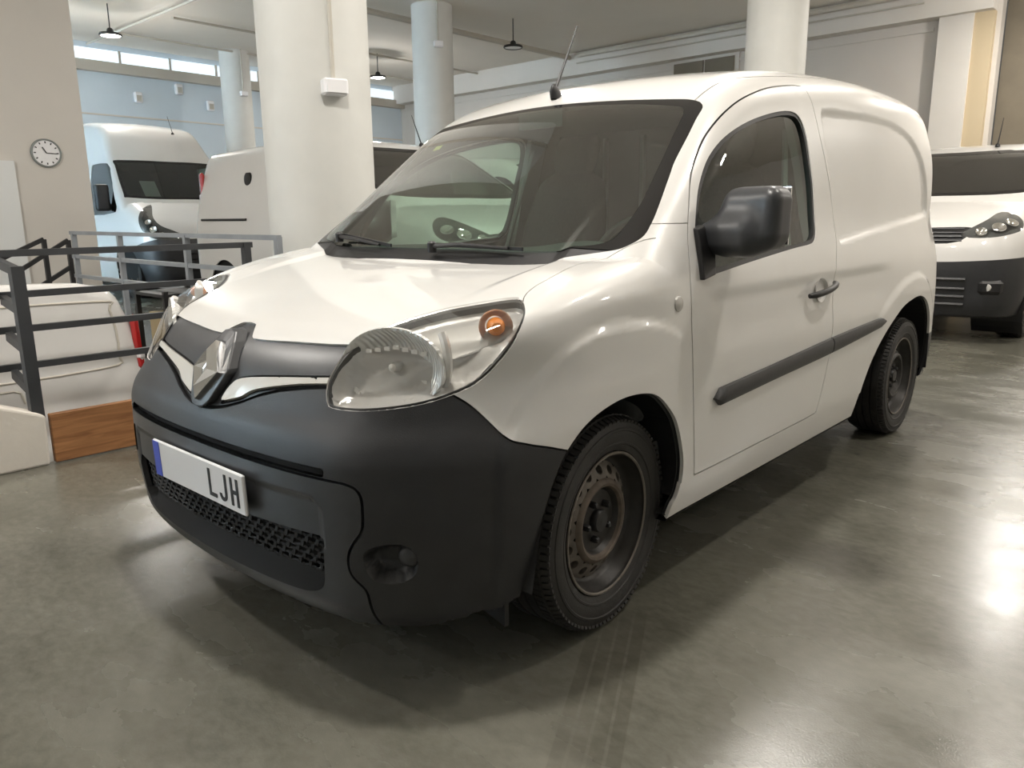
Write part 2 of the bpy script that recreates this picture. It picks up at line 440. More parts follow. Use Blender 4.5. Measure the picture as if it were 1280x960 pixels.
def split(mesh, f):
    """cuts the triangles along f = 0; returns (part with f <= 0, part with f >= 0)"""
    V, N, T = mesh
    f = np.array(f, float)
    s = np.sign(f).astype(int); s[np.abs(f) < 1e-7] = 0
    st = s[T]; cross = (st.max(1) > 0) & (st.min(1) < 0)
    neg = T[~cross & (st.max(1) <= 0)]; pos = T[~cross & (st.max(1) > 0)]
    if cross.any():
        C = T[cross]
        E = np.concatenate([C[:, [0, 1]], C[:, [1, 2]], C[:, [2, 0]]])
        E = E[(s[E[:, 0]] * s[E[:, 1]]) < 0]; E.sort(axis=1)
        key = E[:, 0].astype(np.int64) * len(V) + E[:, 1]
        uk = np.unique(key); a, b = uk // len(V), uk % len(V)
        t = (f[a] / (f[a] - f[b]))[:, None]
        nv = V[a] * (1 - t) + V[b] * t; nn = N[a] * (1 - t) + N[b] * t
        nn /= np.linalg.norm(nn, axis=1, keepdims=True) + 1e-12
        base = len(V); nV = len(V)
        def mid(i, j):
            lo, hi = np.minimum(i, j), np.maximum(i, j)
            return base + np.searchsorted(uk, lo.astype(np.int64) * nV + hi)
        V = np.concatenate([V, nv]); N = np.concatenate([N, nn]); s = np.concatenate([s, np.zeros(len(nv), int)])
        sc = s[C]
        z = (sc == 0).any(1)
        D = C[z]
        if len(D):
            k = np.argmax(s[D] == 0, axis=1); r = np.arange(len(D))
            o, p, q = D[r, k], D[r, (k + 1) % 3], D[r, (k + 2) % 3]; m = mid(p, q)
            for tri, sg in ((np.stack([o, p, m], 1), s[p]), (np.stack([o, m, q], 1), s[q])):
                neg = np.concatenate([neg, tri[sg < 0]]); pos = np.concatenate([pos, tri[sg > 0]])
        D = C[~z]
        if len(D):
            sd = s[D]; lone = np.where(sd.sum(1)[:, None] > 0, sd < 0, sd > 0)
            k = np.argmax(lone, axis=1); r = np.arange(len(D))
            o, p, q = D[r, k], D[r, (k + 1) % 3], D[r, (k + 2) % 3]; m1, m2 = mid(o, p), mid(o, q)
            t1 = np.stack([o, m1, m2], 1); t2 = np.stack([m1, p, q], 1); t3 = np.stack([m1, q, m2], 1); sg = s[o]
            neg = np.concatenate([neg, t1[sg < 0], t2[sg > 0], t3[sg > 0]])
            pos = np.concatenate([pos, t1[sg > 0], t2[sg < 0], t3[sg < 0]])
    return compact(V, N, neg), compact(V, N, pos)

def smooth_poly(P, n=5, corners=()):
    """closed Catmull-Rom outline; points listed in corners stay sharp"""
    P = np.array(P, float); m = len(P); out = []
    for i in range(m):
        p0, p1, p2, p3 = P[i - 1], P[i], P[(i + 1) % m], P[(i + 2) % m]
        if i in corners: p0 = p1
        if (i + 1) % m in corners: p3 = p2
        for k in range(n):
            t = k / n
            out.append(0.5 * ((2 * p1) + (-p0 + p2) * t + (2 * p0 - 5 * p1 + 4 * p2 - p3) * t * t + (-p0 + 3 * p1 - 3 * p2 + p3) * t ** 3))
    return np.array(out)

def sdf(poly, u, v, mask=None, far=0.12):
    """signed distance to a closed outline (negative inside), only evaluated near it"""
    poly = np.asarray(poly, float); out = np.full(len(u), 1.0)
    lo, hi = poly.min(0) - far, poly.max(0) + far
    k = (u > lo[0]) & (u < hi[0]) & (v > lo[1]) & (v < hi[1])
    if mask is not None: k &= mask
    k = np.nonzero(k)[0]
    if len(k) == 0: return out
    p = np.stack([u[k], v[k]], 1); d = np.full(len(k), 1e9); ins = np.zeros(len(k), bool)
    for i in range(len(poly)):
        a, b = poly[i], poly[(i + 1) % len(poly)]; ab = b - a; L = ab @ ab
        if L < 1e-14: continue
        t = np.clip(((p - a) @ ab) / L, 0, 1)
        q = p - a - t[:, None] * ab; d = np.minimum(d, (q * q).sum(1))
        c = (a[1] > p[:, 1]) != (b[1] > p[:, 1])
        if abs(b[1] - a[1]) > 1e-12:
            ins ^= c & (p[:, 0] < (b[0] - a[0]) * (p[:, 1] - a[1]) / (b[1] - a[1]) + a[0])
    d = np.sqrt(d); out[k] = np.where(ins, -d, d)
    return out

def boundary(T):
    E = np.concatenate([T[:, [0, 1]], T[:, [1, 2]], T[:, [2, 0]]])
    nV = int(T.max()) + 1
    k = E[:, 0].astype(np.int64) * nV + E[:, 1]; kr = E[:, 1].astype(np.int64) * nV + E[:, 0]
    return E[~np.isin(k, kr)]

def panel(name, mesh, m, parent=None, off=0.0, skirt=0.012, label=None):
    """links a cut-out piece of a surface with its rim turned inwards"""
    V, N, T = mesh
    if len(T) == 0: return None
    V = V + N * off; V0, N0, T0 = V, N, T
    if skirt != 0:
        E = boundary(T); u, inv = np.unique(E.ravel(), return_inverse=True); inv = inv.reshape(-1, 2)
        b = len(V); k = len(u)
        A = V[u]; B = A - N[u] * skirt
        # rim normals point outwards from the piece
        t = A[inv[:, 1]] - A[inv[:, 0]]; rn = np.zeros((k, 3)); cr = np.cross(t, N[u][inv[:, 0]])
        np.add.at(rn, inv[:, 0], cr); np.add.at(rn, inv[:, 1], cr); rn /= np.linalg.norm(rn, axis=1, keepdims=True) + 1e-12
        V = np.concatenate([V, A, B]); N = np.concatenate([N, rn, rn])
        i, j = inv[:, 0] + b, inv[:, 1] + b
        T = np.concatenate([T, np.stack([j, i, i + k], 1), np.stack([j, i + k, j + k], 1)])
    o = link_mesh(name, V, T, m, parent, N)
    if label: o['label'] = label
    return o

def displace(mesh, mf):
    """moves the surface inwards by mf(x, y, z) and tilts the normals accordingly"""
    V, N, T = mesh; e = 2e-3
    m = mf(V[:, 0], V[:, 1], V[:, 2]); k = np.nonzero((np.abs(m) > 1e-7))[0]
    P = V[k]; g = np.zeros((len(k), 3))
    for a in range(3):
        d = np.zeros(3); d[a] = e
        q1, q2 = P + d, P - d
        g[:, a] = (mf(q1[:, 0], q1[:, 1], q1[:, 2]) - mf(q2[:, 0], q2[:, 1], q2[:, 2])) / (2 * e)
    n = N[k]; g -= (g * n).sum(1)[:, None] * n
    V = V.copy(); N2 = N.copy(); V[k] = P - n * m[k][:, None]
    n2 = n + g; N2[k] = n2 / np.linalg.norm(n2, axis=1, keepdims=True)
    return V, N2, T

def wall_prism(poly, x0, x1, name, m, parent, cap=True):
    """open tub following an outline in the (y, z) plane between two x positions"""
    b = MB(); n = len(poly)
    vs = [(x0, p[0], p[1]) for p in poly] + [(x1, p[0], p[1]) for p in poly]
    fs = [(i, i + 1, n + i + 1, n + i) for i in range(n - 1)]          # open below
    if cap: fs.append(tuple(range(n, 2 * n)))
    b.add(vs, fs)
    return b.build(name, m, parent)
# ================================================================== the hall
H_CEIL = 4.7
X0, X1, Y0, Y1 = -15.4, 7.0, -9.0, 13.0
PX0, PX1, PY0, PY1 = -8.0, -2.15, -2.1, 0.93          # well of the ramp behind the railing
def slab(name, xs, ys, z0, z1, m):
    return MB().box(((xs[0] + xs[1]) / 2, (ys[0] + ys[1]) / 2, (z0 + z1) / 2), (xs[1] - xs[0], ys[1] - ys[0], z1 - z0)).structure(name, m)
def box_part(name, c, s, m, parent, rot=None, bev=0.0):
    return MB().box(c, s, rot, bev).build(name, m, parent)
fl = MB()                                              # one slab with the well left open
fx, fy = [X0, PX0, PX1, X1], [Y0, PY0, PY1, Y1]
vs = [(a, b, 0) for a in fx for b in fy] + [(a, b, -.3) for a in fx for b in fy]
fs = []
for i in range(3):
    for j in range(3):
        if (i, j) == (1, 1): continue
        k = i * 4 + j; fs += [(k, k + 4, k + 5, k + 1), (16 + k, 17 + k, 21 + k, 20 + k)]
fl.add(vs, fs); fl.structure('floor', M['floor'])
def ramp_z(x): return -1.18 + (x + 3.6) * .105
rp = MB()
za, zb = ramp_z(PX1), ramp_z(PX0)
rp.add([(PX1, PY0, za), (PX1, PY1, za), (PX0, PY1, zb), (PX0, PY0, zb), (PX1, PY0, -2.2), (PX1, PY1, -2.2), (PX0, PY1, -2.2), (PX0, PY0, -2.2)],
       [(0, 1, 2, 3), (0, 4, 5, 1), (1, 5, 6, 2), (2, 6, 7, 3), (3, 7, 4, 0), (4, 7, 6, 5)])
rp.structure('floor_ramp', M['floor'])
pw = MB()
for nm, c, s in (('trim_1', ((PX0 + PX1) / 2, PY1 + .06, -1.1), (PX1 - PX0, .12, 2.18)), ('trim_2', ((PX0 + PX1) / 2, PY0 - .06, -1.1), (PX1 - PX0, .12, 2.18)),
                 ('trim_3', (PX0 - .06, (PY0 + PY1) / 2, -1.1), (.12, PY1 - PY0, 2.18)), ('trim_4', (PX1 + .03, (PY0 + PY1) / 2, -1.1), (.06, PY1 - PY0, 2.18))):
    MB().box(c, s).structure(nm, M['kerb'])
slab('ceiling', (X0, X1), (Y0, Y1), H_CEIL, H_CEIL + .2, M['ceiling'])
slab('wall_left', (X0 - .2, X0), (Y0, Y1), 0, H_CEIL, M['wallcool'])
slab('wall_right', (X1, X1 + .2), (Y0, Y1), 0, H_CEIL, M['wall'])
slab('wall_front', (X0, X1), (Y0 - .2, Y0), 0, H_CEIL, M['wall'])
# back wall with a shuttered window and a dark passage
slab('wall_back', (X0, -.95), (Y1, Y1 + .25), 0, H_CEIL, M['wallshade'])
slab('wall_passage', (-.95, .2), (Y1 + .35, Y1 + .55), 0, H_CEIL, M['brown'])
slab('wall_passage_side', (.02, .2), (Y1 + .25, Y1 + .35), 0, H_CEIL, M['wall'])
slab('wall_back_right', (.0, X1), (Y1, Y1 + .25), 0, H_CEIL, M['wall'])
slab('ceiling_passage', (-1.2, .2), (Y1 + .25, Y1 + 1.8), H_CEIL, H_CEIL + .2, M['ceiling'])
slab('floor_passage', (-1.2, .2), (Y1, Y1 + 1.8), -.3, 0, M['floor'])
slab('trim_5', (X0, -1.02), (Y1 - .30, Y1), 4.24, H_CEIL, M['wall'])                 # fascia beam along the top of the wall
slab('trim_6', (-1.80, -1.30), (Y1 - .16, Y1), 0, 4.24, M['wall'])                    # pilaster beside the passage
slab('trim_7', (-1.30, -1.02), (Y1 - .12, Y1), 0, 4.24, mat('warm_wall_return', (.55, .45, .30), .7))
slab('trim_8', (X0, -1.9), (Y1 - .025, Y1), 4.08, 4.13, M['wallshade'])               # ledge line
wn = MB(); wn.box((-6.05, Y1 - .02, 3.95), (1.50, .05, .62)); w1 = wn.structure('window_1', M['wallshade'])
box_part('shutter_panel', (-6.38, Y1 - .055, 3.93), (.66, .03, .50), M['brown'], w1); box_part('shutter_panel', (-5.70, Y1 - .055, 3.93), (.62, .03, .50), M['brown'], w1)
# pier wall with the clock
slab('wall_pier', (-8.6, -8.2), (-6.0, 2.0), -.0, H_CEIL, M['wall'])
d1 = slab('door_1', (-8.2, -8.14), (.25, 1.20), 0, 1.84, mat('white_door_leaf', (.78, .80, .80), .4))
MB().lathe([(.0001, .05), (.03, .05), (.03, .01), (.012, .0)], (-8.14, .36, 1.0), 'x', 14).build('door_knob', M['chrome'], d1, smooth=True)
# added glowing strip for the bright band, with duct, atop the left wall
cl = slab('glow_strip', (X0, X0 + .05), (2.0, Y1), 4.36, 4.58, mat('strip_glow', (.75, .82, .88), .2, emis=(.80, .91, 1.0), estr=.9))
for yy in np.arange(2.3, 12.9, 1.05): box_part('strip_post', (X0 + .06, yy, 4.47), (.05, .04, .24), M['pipe'], cl)
slab('trim_9', (X0, X0 + .16), (1.0, Y1), 4.14, 4.34, M['pipe'])
slab('trim_10', (X0, X0 + .02), (1.0, Y1), 3.30, 3.33, M['wall'])

# columns
COLS = ((-2.67, 1.505, .365), (-8.48, 7.91, .35), (-2.13, 7.51, .342), (-14.2, 7.38, .31))
for i, (cx, cy, r) in enumerate(COLS):
    lab = ['thick white round column just behind the van bonnet', 'grey-white round column rising behind the far end of the windscreen', 'pale round column rising behind the van roof',
           'slim far column standing near the blue-lit wall'][i]
    c = MB(); c.lathe([(.0001, 0), (r, 0), (r, H_CEIL), (.0001, H_CEIL)], (cx, cy, 0), 'z', 56)
    o = c.build('column', M['column'], smooth=True); tag(o, lab, 'column', 'round columns', kind='structure')
def conduit_box(col_c, r, ang, z, label):
    dx, dy = math.cos(ang), math.sin(ang); Rz = Matrix.Rotation(ang, 3, 'Z')
    px, py = col_c[0] + dx * (r + .045), col_c[1] + dy * (r + .045)
    o = MB().box((px, py, z), (.09, .16, .10), Rz, bev=.012).build('junction_box', M['plate']); tag(o, label, 'junction box', 'junction boxes on the columns')
    box_part('box_cover', (px + dx * .047, py + dy * .047, z), (.012, .12, .075), M['plate'], o, Rz)
    MB().tube([(px - dx * .02, py - dy * .02, z + .04), (px - dx * .02, py - dy * .02, H_CEIL)], .014, 8).build('conduit', M['pipe'], o, smooth=True)
    return o
conduit_box(COLS[0], COLS[0][2], math.radians(-18), 1.985, 'white junction box with conduit on the thick near column')
conduit_box(COLS[1], COLS[1][2], math.radians(-28), 4.02, 'pale junction box high on the grey-white column')
conduit_box(COLS[3], COLS[3][2], math.radians(-5), 3.80, 'small junction box on the slim far column')
# pipes and cable runs on the ceiling
def pipe(name, label, pts, r):
    o = MB().tube(pts, r, 8).build(name, M['pipe'], smooth=True); tag(o, label, 'pipe', 'ceiling pipes and conduits')
zc = H_CEIL - .06
pipe('ceiling_conduit', 'thin ceiling conduit crossing over the high-roof van', [(X0 + .1, 4.83, zc), (-9.5, 4.83, zc)], .022)
pipe('ceiling_conduit', 'thin ceiling conduit running back from the crossing towards the slim far column', [(-13.95, 4.86, zc), (-13.95, 12.9, zc)], .020)
pipe('ceiling_conduit', 'second thin ceiling conduit nearer the thick column', [(-12.1, 5.1, zc), (-12.1, 12.9, zc)], .022)
pipe('ceiling_pipe', 'thick ceiling pipe ending at the back wall above the aerial', [(-9.2, 6.5, zc - .03), (-9.2, 12.65, zc - .03)], .055)
pipe('cable_tray', 'pale cable run slanting along the top of the back wall', [(-9.0, 12.62, 4.62), (-2.0, 12.62, 4.62)], .05)
pipe('ceiling_conduit', 'thin cable with fitting below the pale cable run', [(-9.0, 12.66, 4.47), (-2.0, 12.66, 4.47)], .016)
# small fittings on the blue-lit wall
for i, (yy, zz) in enumerate(((5.75, 3.72), (6.65, 3.98), (7.35, 3.70))):
    o = box_part('wall_fitting', (X0 + .05, yy, zz), (.10, .16, .22), M['plate'], None, bev=.02)
    tag(o, ['small pale fitting on the blue-lit wall, left of three', 'small bright fitting on the blue-lit wall, higher middle one', 'small pale fitting on the blue-lit wall beside the slim column'][i], 'wall light', 'fittings on the blue-lit wall')
    box_part('fitting_grille', (X0 + .105, yy, zz - .02), (.01, .10, .12), M['pipe'], o)

# pendant lamps: rod, shade, glowing disc, disc light and an added fill light
def pendant(x, y, z, label, group, power, r=.17, lit=True):
    o = empty('pendant_lamp', (x, y, z), 0, label, 'lamp', group)
    MB().tube([(0, 0, .10), (0, 0, H_CEIL - z)], .010, 6).build('rod', M['lampblack'], o)
    MB().lathe([(.03, .12), (.05, .10), (.06, .05), (r, .035), (r + .01, .01), (r, -.008), (r - .015, -.006), (r - .02, .004)], (0, 0, 0), 'z', 28).build('lamp_shade', M['lampblack'], o, smooth=True)
    MB().lathe([(.0001, .002), (r - .018, .002)], (0, 0, 0), 'z', 28).build('lamp_disc', M['lampglow'] if lit else M['plate'], o)
    if lit:
        l = bpy.data.lights.new('pendant_light', 'AREA'); l.shape = 'DISK'; l.size = r * 1.8; l.energy = power * .85; l.color = LAMPCOL
        lo_ = bpy.data.objects.new('pendant_light', l); COL.objects.link(lo_); lo_.parent = o; lo_.location = (0, 0, -.02)
        g = bpy.data.lights.new('pendant_fill', 'POINT'); g.energy = power * 1.0; g.color = LAMPCOL; g.shadow_soft_size = .09      # added fill to brighten ceiling and walls; no bulb is built
        go = bpy.data.objects.new('pendant_fill', g); COL.objects.link(go); go.parent = o; go.location = (0, 0, -.12)
    return o
LAMPCOL = (1.0, .955, .90)
PW = 88
pendant(-12.2, 4.05, 4.20, 'lit pendant lamp above the high-roof van', 'pendant lamps in view', PW * .55)
pendant(-12.2, 9.67, 4.20, 'small lit pendant lamp seen between the thick and grey-white columns', 'pendant lamps in view', PW * .8)
pendant(-8.04, 9.5, 4.20, 'unlit pendant ring hanging from the ceiling left of the aerial', 'pendant lamps in view', 0, lit=False)
for lx, ly, k, where in ((.30, -.35, 0.95, 'over the bonnet of the foreground van'), (2.1, 2.0, .42, 'over the near side of the foreground van'), (-.3, 4.2, .9, 'behind the roof of the foreground van'), (.3, 11.4, 1.2, 'over the tail of the delivery van'),
                      (-3.3, 4.4, .3, 'over the van behind the thick column'), (1.2, 6.2, .28, 'in front of the delivery van'), (5.2, 4.6, .4, 'near the right wall'), (-3.6, -2.2, 1.25, 'in front of the ramp'), (-2.4, -6.5, .7, 'behind the viewpoint'), (4.4, 9.3, .8, 'in the far right corner')):
    pendant(lx, ly, 4.25, 'round pendant lamp hanging overhead ' + where, 'overhead pendant lamps', PW * k)

# ------------------------------------------------------------------ kerb, board and railings of the ramp well
kb = MB()
kb.prism([(-2.1, 0), (-.553, 0), (-.545, .245), (-.575, .262), (-2.1, .86)], lambda u, v, d: (-2.10 - d, u, v), 0, .16)
o = kb.build('kerb_wall', M['kerb'], bevel=.012); tag(o, 'white painted kerb wall at the left edge with a sloping top', 'kerb', kind='structure')
o = box_part('timber_board', (-2.115, .42, .128), (.035, 1.90, .245), M['wood'], None, bev=.004); tag(o, 'brown timber board on edge across the ramp entrance', 'board')
rm = empty('railing', (-2.5, .2, 0), 0, 'dark grey four-bar railing in front of the low white van', 'railing')
for z_ in (1.015, .807, .630, .438): MB().bar((0, -2.2, z_), (0, .64 if z_ > 1 else .60, z_), .03, .034).build('rail', M['rail'], rm)
for yy in (-2.0, .60): MB().bar((0, yy, ramp_z(-2.5)), (0, yy, 1.03), .045, .045).build('post', M['rail'], rm)
rr = empty('railing', (-2.165, -.565, .2), 0, 'short dark railing return with a stout post on the white kerb', 'railing')
MB().bar((0, 0, .03), (0, 0, .765), .055, .055).build('post', M['rail'], rr)
for z0_, z1_ in ((.955, .985), (.765, .80), (.575, .615), (.365, .42)):
    MB().bar((.0, .0, z0_ - .2 - .012), (-.31, .012, z1_ - .2 - .012), .03, .045).build('rail', M['rail'], rr)
rt = empty('railing', (-2.4, .98, 0), 0, 'pale grey railing running back along the far side of the ramp', 'railing')
for z_ in (1.055, .835, .655): MB().bar((0, 0, z_), (-3.62, 0, z_ + .01), .03, .032).build('rail', M['railgrey'], rt)
for xx in (-.02, -1.28, -2.5, -3.55): MB().bar((xx, 0, -.0), (xx, 0, 1.06), .04, .04).build('post', M['railgrey'], rt)
sr = empty('stair_railing', (-6.6, .9, 0), 0, 'black stair handrails slanting down beside the pier wall', 'railing')
for y_, zt in ((.02, 1.00), (.24, .985)): MB().bar((0, y_, 0), (0, y_, zt), .04, .04).build('post', M['black'], sr)
for (ya, za_), (yb, zb_) in (((-.55, .74), (.02, 1.0)), ((-.30, .66), (.24, .985)), ((-.10, .52), (.24, .72))):
    MB().bar((0, ya, za_), (0, yb, zb_), .035, .04).build('handrail', M['black'], sr)
rk = empty('storage_rack', (-3.3, .70, ramp_z(-3.3)), 0, 'dark rack with pale boxes right of the low white van', 'rack')
for xx in (-.22, .22):
    for yy in (-.18, .18): MB().bar((xx, yy, 0), (xx, yy, 1.86), .03, .03).build('post', M['black'], rk)
for zz in (1.40, 1.83): box_part('shelf', (0, 0, zz), (.46, .40, .02), M['black'], rk)
for i, yy in enumerate((-.08, .08)):
    o = box_part('storage_box', (-3.28, .70 + yy, ramp_z(-3.3) + 1.412 + .145), (.30, .14, .29), M['card'], None, bev=.004)
    tag(o, ['pale box on the dark rack beside the low white van', 'second pale box on the dark rack, nearer the foreground van'][i], 'box', 'boxes on the rack')
    box_part('tape_strip', (-3.128, .70 + yy, ramp_z(-3.3) + 1.557), (.004, .03, .29), M['kerb'], o)
# clock
ck = empty('wall_clock', (-8.2, 1.553, 1.945), 0, 'round wall clock with dark rim and white face on the pier wall', 'clock')
MB().lathe([(.0001, .02), (.145, .02)], (0, 0, 0), 'x', 40).build('clock_face', M['plate'], ck)
MB().lathe([(.142, .0), (.142, .028), (.150, .036), (.160, .030), (.162, .0)], (0, 0, 0), 'x', 40).build('clock_rim', M['cabingrey'], ck, smooth=True)
def hand(ang, L, w, nm):
    MB().bar((.025, 0, 0), (.025, L * math.sin(ang), L * math.cos(ang)), .004, w).build(nm, M['ink'], ck)
hand(math.radians(-30), .075, .012, 'hour_hand'); hand(math.radians(92), .115, .009, 'minute_hand')
for k in range(12):
    a = math.radians(30 * k); MB().bar((.022, .108 * math.sin(a), .108 * math.cos(a)), (.022, .130 * math.sin(a), .130 * math.cos(a)), .003, .012).build('hour_mark', M['ink'], ck)
# ================================================================== the white panel van in the foreground
HC = spl([-.80, -.70, -.62, -.5, -.3, -.1, .1, .3], [.80, .845, .876, .918, .968, 1.008, 1.042, 1.07])
FC = spl([.15, .19, .23, .30, .40, .48, .56, .62, .66, .70, .76, .82, .88, .95], [-.68, -.73, -.755, -.768, -.778, -.780, -.778, -.773, -.764, -.742, -.712, -.675, -.63, -.565])
W0 = spl([.15, .25, .33, .5, .7, .85, .93, 1.0, 1.06, 1.12, 1.3, 1.5, 1.6, 1.7], [.84, .868, .885, .897, .897, .89, .882, .866, .848, .83, .79, .735, .705, .67])
RC = spl([.4, .68, .85, 1.06, 1.33, 1.66, 2.0, 2.5, 3.0, 3.4], [1.52, 1.62, 1.665, 1.71, 1.752, 1.785, 1.807, 1.822, 1.82, 1.80])
def side_w(y, z):
    w = W0(z) + .05 * sstep(1.1, 2.4, y) * sstep(1.1, 1.55, z)
    fr = np.clip(.25 - y, 0, None); rr = np.clip(y - 2.0, 0, None)
    return w - .06 * fr ** 2 - .04 * rr ** 2 * (1 - .3 * sstep(1., 1.5, z))
def van_body(x, y, z):
    ax = np.abs(x)
    s = ax - side_w(y, z)
    front = (FC(z) + (.13 + .05 * sstep(.6, .72, z) * sstep(.9, .8, z)) * ax ** 2 + .35 * ax ** 6 - y) * .95
    hood = (z - (HC(y) - .045 * ax ** 2 * sstep(-.15, -.62, y) - .006 * ax ** 2)) * .96
    rear = (y - (3.40 - .05 * np.clip(z - .9, 0, None) - .09 * ax ** 2)) * .99
    bot = .19 + .06 * sstep(-.6, -.3, y) - z
    lo = smax(front, hood, .06)
    lo = smax(lo, s, .30 - .22 * sstep(.74, .96, z))
    ws = ((.0 + .19 * ax ** 2 + (z - 1.03) * 1.285 - .10 * np.clip(z - 1.2, 0, None) ** 2) - y) * .61
    roof = z - (RC(y) - .075 * ax ** 2 - .12 * ax ** 6)
    up = smax(smax(ws, roof, .10), s, .12)
    up = np.maximum(up, .95 - z)
    g = smax(np.minimum(lo, up), rear, .075)
    return np.maximum(g, bot)

def mirror_x(half):                # outline given for x >= 0, from the centre line round and back to it
    h = list(half)
    return np.array(h + [(-a, b) for a, b in h[::-1] if abs(a) > 1e-6])

P_DOOR = smooth_poly([(.377, .372), (.344, .572), (.33, .747), (.328, .914), (.363, 1.051), (.407, 1.146), (.492, 1.276), (.584, 1.366), (.681, 1.44), (.812, 1.512),
                      (.969, 1.573), (1.19, 1.630), (1.40, 1.664), (1.515, 1.672), (1.545, 1.645), (1.556, 1.479), (1.574, 1.337), (1.588, 1.187), (1.572, 1.064), (1.504, .939),
                      (1.476, .748), (1.451, .619), (1.417, .508), (1.372, .392), (1.34, .378), (1.05, .374), (.70, .372)], 4, (0,))
P_WIN = smooth_poly([(.406, .985), (.416, 1.03), (.422, 1.096), (.466, 1.186), (.52, 1.264), (.617, 1.352), (.749, 1.425), (.937, 1.487), (1.159, 1.536), (1.32, 1.557), (1.40, 1.540),
                     (1.429, 1.471), (1.422, 1.362), (1.408, 1.224), (1.385, 1.116), (1.355, 1.075), (1.295, 1.057), (1.114, 1.045), (.767, 1.016), (.493, .990)], 4, (0,))
P_REC = smooth_poly([(1.612, 1.56), (1.65, 1.594), (1.75, 1.603), (1.903, 1.607), (2.188, 1.614), (2.527, 1.605), (2.798, 1.562), (2.98, 1.469), (3.10, 1.348), (3.17, 1.20), (3.14, 1.155),
                     (2.95, 1.137), (2.426, 1.106), (1.97, 1.074), (1.66, 1.047), (1.612, 1.06), (1.60, 1.12), (1.594, 1.225), (1.599, 1.386)], 4)
P_STRIP = smooth_poly([(.466, .618), (.485, .633), (.59, .638), (.862, .651), (1.143, .661), (1.468, .68), (1.851, .691), (2.095, .701), (2.121, .685), (2.092, .652), (1.861, .643),
                       (1.479, .616), (1.151, .605), (.869, .592), (.596, .576), (.490, .572), (.466, .585)], 3)
P_FARCH = smooth_poly([(-.41, .10), (-.385, .259), (-.352, .418), (-.298, .563), (-.235, .635), (-.163, .674), (-.08, .695), (-.009, .700), (.067, .693), (.127, .673), (.183, .633),
                       (.235, .582), (.274, .511), (.298, .443), (.302, .377), (.29, .322), (.262, .28), (.24, .10)], 4, (0, 17))
P_RARCH = smooth_poly([(1.86, .10), (1.89, .33), (1.965, .466), (2.07, .569), (2.21, .653), (2.39, .716), (2.59, .742), (2.77, .742), (2.93, .70), (3.04, .62), (3.10, .5), (3.12, .36), (3.11, .10)], 4, (0, 12))
P_FLARE = smooth_poly([(-.46, .50), (-.455, .58), (-.44, .64), (-.373, .735), (-.315, .800), (-.25, .856), (-.151, .889), (-.019, .898), (.131, .882), (.236, .849), (.31, .80), (.35, .72), (.36, .5), (.36, .1), (-.46, .1)], 3, (0, 13, 14))
P_LAMP = smooth_poly([(-.182, .729), (-.198, .745), (-.200, .776), (-.178, .812), (-.133, .854), (-.063, .886), (.045, .916), (.185, .941), (.33, .959), (.452, .972), (.478, .966), (.480, .944),
                      (.459, .911), (.431, .875), (.376, .828), (.309, .789), (.232, .767), (.138, .749), (.033, .737), (-.089, .728)], 4)
P_GRILLE = mirror_x([(0, .880), (.034, .878), (.055, .866), (.082, .848), (.148, .849), (.277, .855), (.394, .859), (.470, .863), (.52, .83), (.52, .775), (.469, .772), (.405, .765),
                     (.312, .749), (.235, .727), (.171, .702), (.109, .684), (.056, .674), (0, .670)])
P_TRIM = smooth_poly([(.080, .690), (.085, .717), (.107, .745), (.143, .763), (.262, .779), (.515, .802), (.515, .781), (.39, .769), (.281, .751), (.206, .733), (.165, .712)], 4, (0, 5, 6))
P_INS = mirror_x(smooth_poly([(0, .575), (.25, .573), (.53, .571), (.592, .568), (.618, .556), (.628, .532), (.628, .477), (.621, .45), (.600, .419), (.586, .386), (.585, .348), (.600, .322),
                              (.617, .300), (.62, .249), (.62, .12), (0, .12)], 3, (0, 13, 14, 15))[:-3])
P_SLOT = mirror_x([(0, .5985), (.30, .5975), (.53, .597), (.53, .577), (.30, .5775), (0, .5785)])
P_PLP = mirror_x(smooth_poly([(0, .518), (.25, .518), (.47, .518), (.505, .508), (.516, .485), (.516, .40), (0, .40)], 3, (0, 5, 6))[:-3])
P_LGR = mirror_x(smooth_poly([(0, .417), (.25, .417), (.50, .424), (.517, .412), (.506, .318), (.488, .279), (.451, .262), (.406, .255), (.291, .250), (0, .247)], 3, (0, 2, 9))[:-3])
P_FOG = smooth_poly([(-.079, .391), (-.052, .416), (.01, .428), (.062, .426), (.095, .409), (.107, .381), (.092, .346), (.042, .327), (-.011, .325), (-.059, .34)], 4)
P_WS = mirror_x(smooth_poly([(0, .004), (.121, .006), (.30, .012), (.45, .024), (.54, .050), (.611, .083), (.724, .136), (.757, .166), (.777, .225), (.769, .285), (.757, .335), (.727, .445), (.712, .500),
                             (.695, .606), (.682, .677), (.672, .735), (.652, .752), (.617, .748), (.433, .730), (.227, .722), (0, .722)], 4, (0, 20))[:-4])
P_WSG = mirror_x(smooth_poly([(0, .050), (.142, .055), (.401, .077), (.60, .120), (.675, .148), (.707, .180), (.712, .233), (.708, .301), (.700, .354), (.682, .442), (.668, .513), (.653, .583), (.636, .672), (.622, .694),
                              (.59, .703), (.40, .700), (0, .694)], 4, (0, 16))[:-4])
BUMP = spl([-.9, -.2, .10, .20, .232, .294, .346, .396, .481, .567, .616, .75], [.90, .80, .79, .775, .764, .735, .699, .664, .638, .618, .604, .57])
HOODX = spl([-.9, -.62, -.45, -.335, -.256, -.105, .052, .146, .25], [.80, .80, .80, .80, .742, .712, .702, .750, .80])

van = empty('panel_van', (0, 0, 0), 0, 'white panel van parked in front, near side to the right, black bumper and mirrors', 'van')
R = isomesh(van_body, (-.98, -.87, .16), (.98, 3.47, 1.87), .0125)

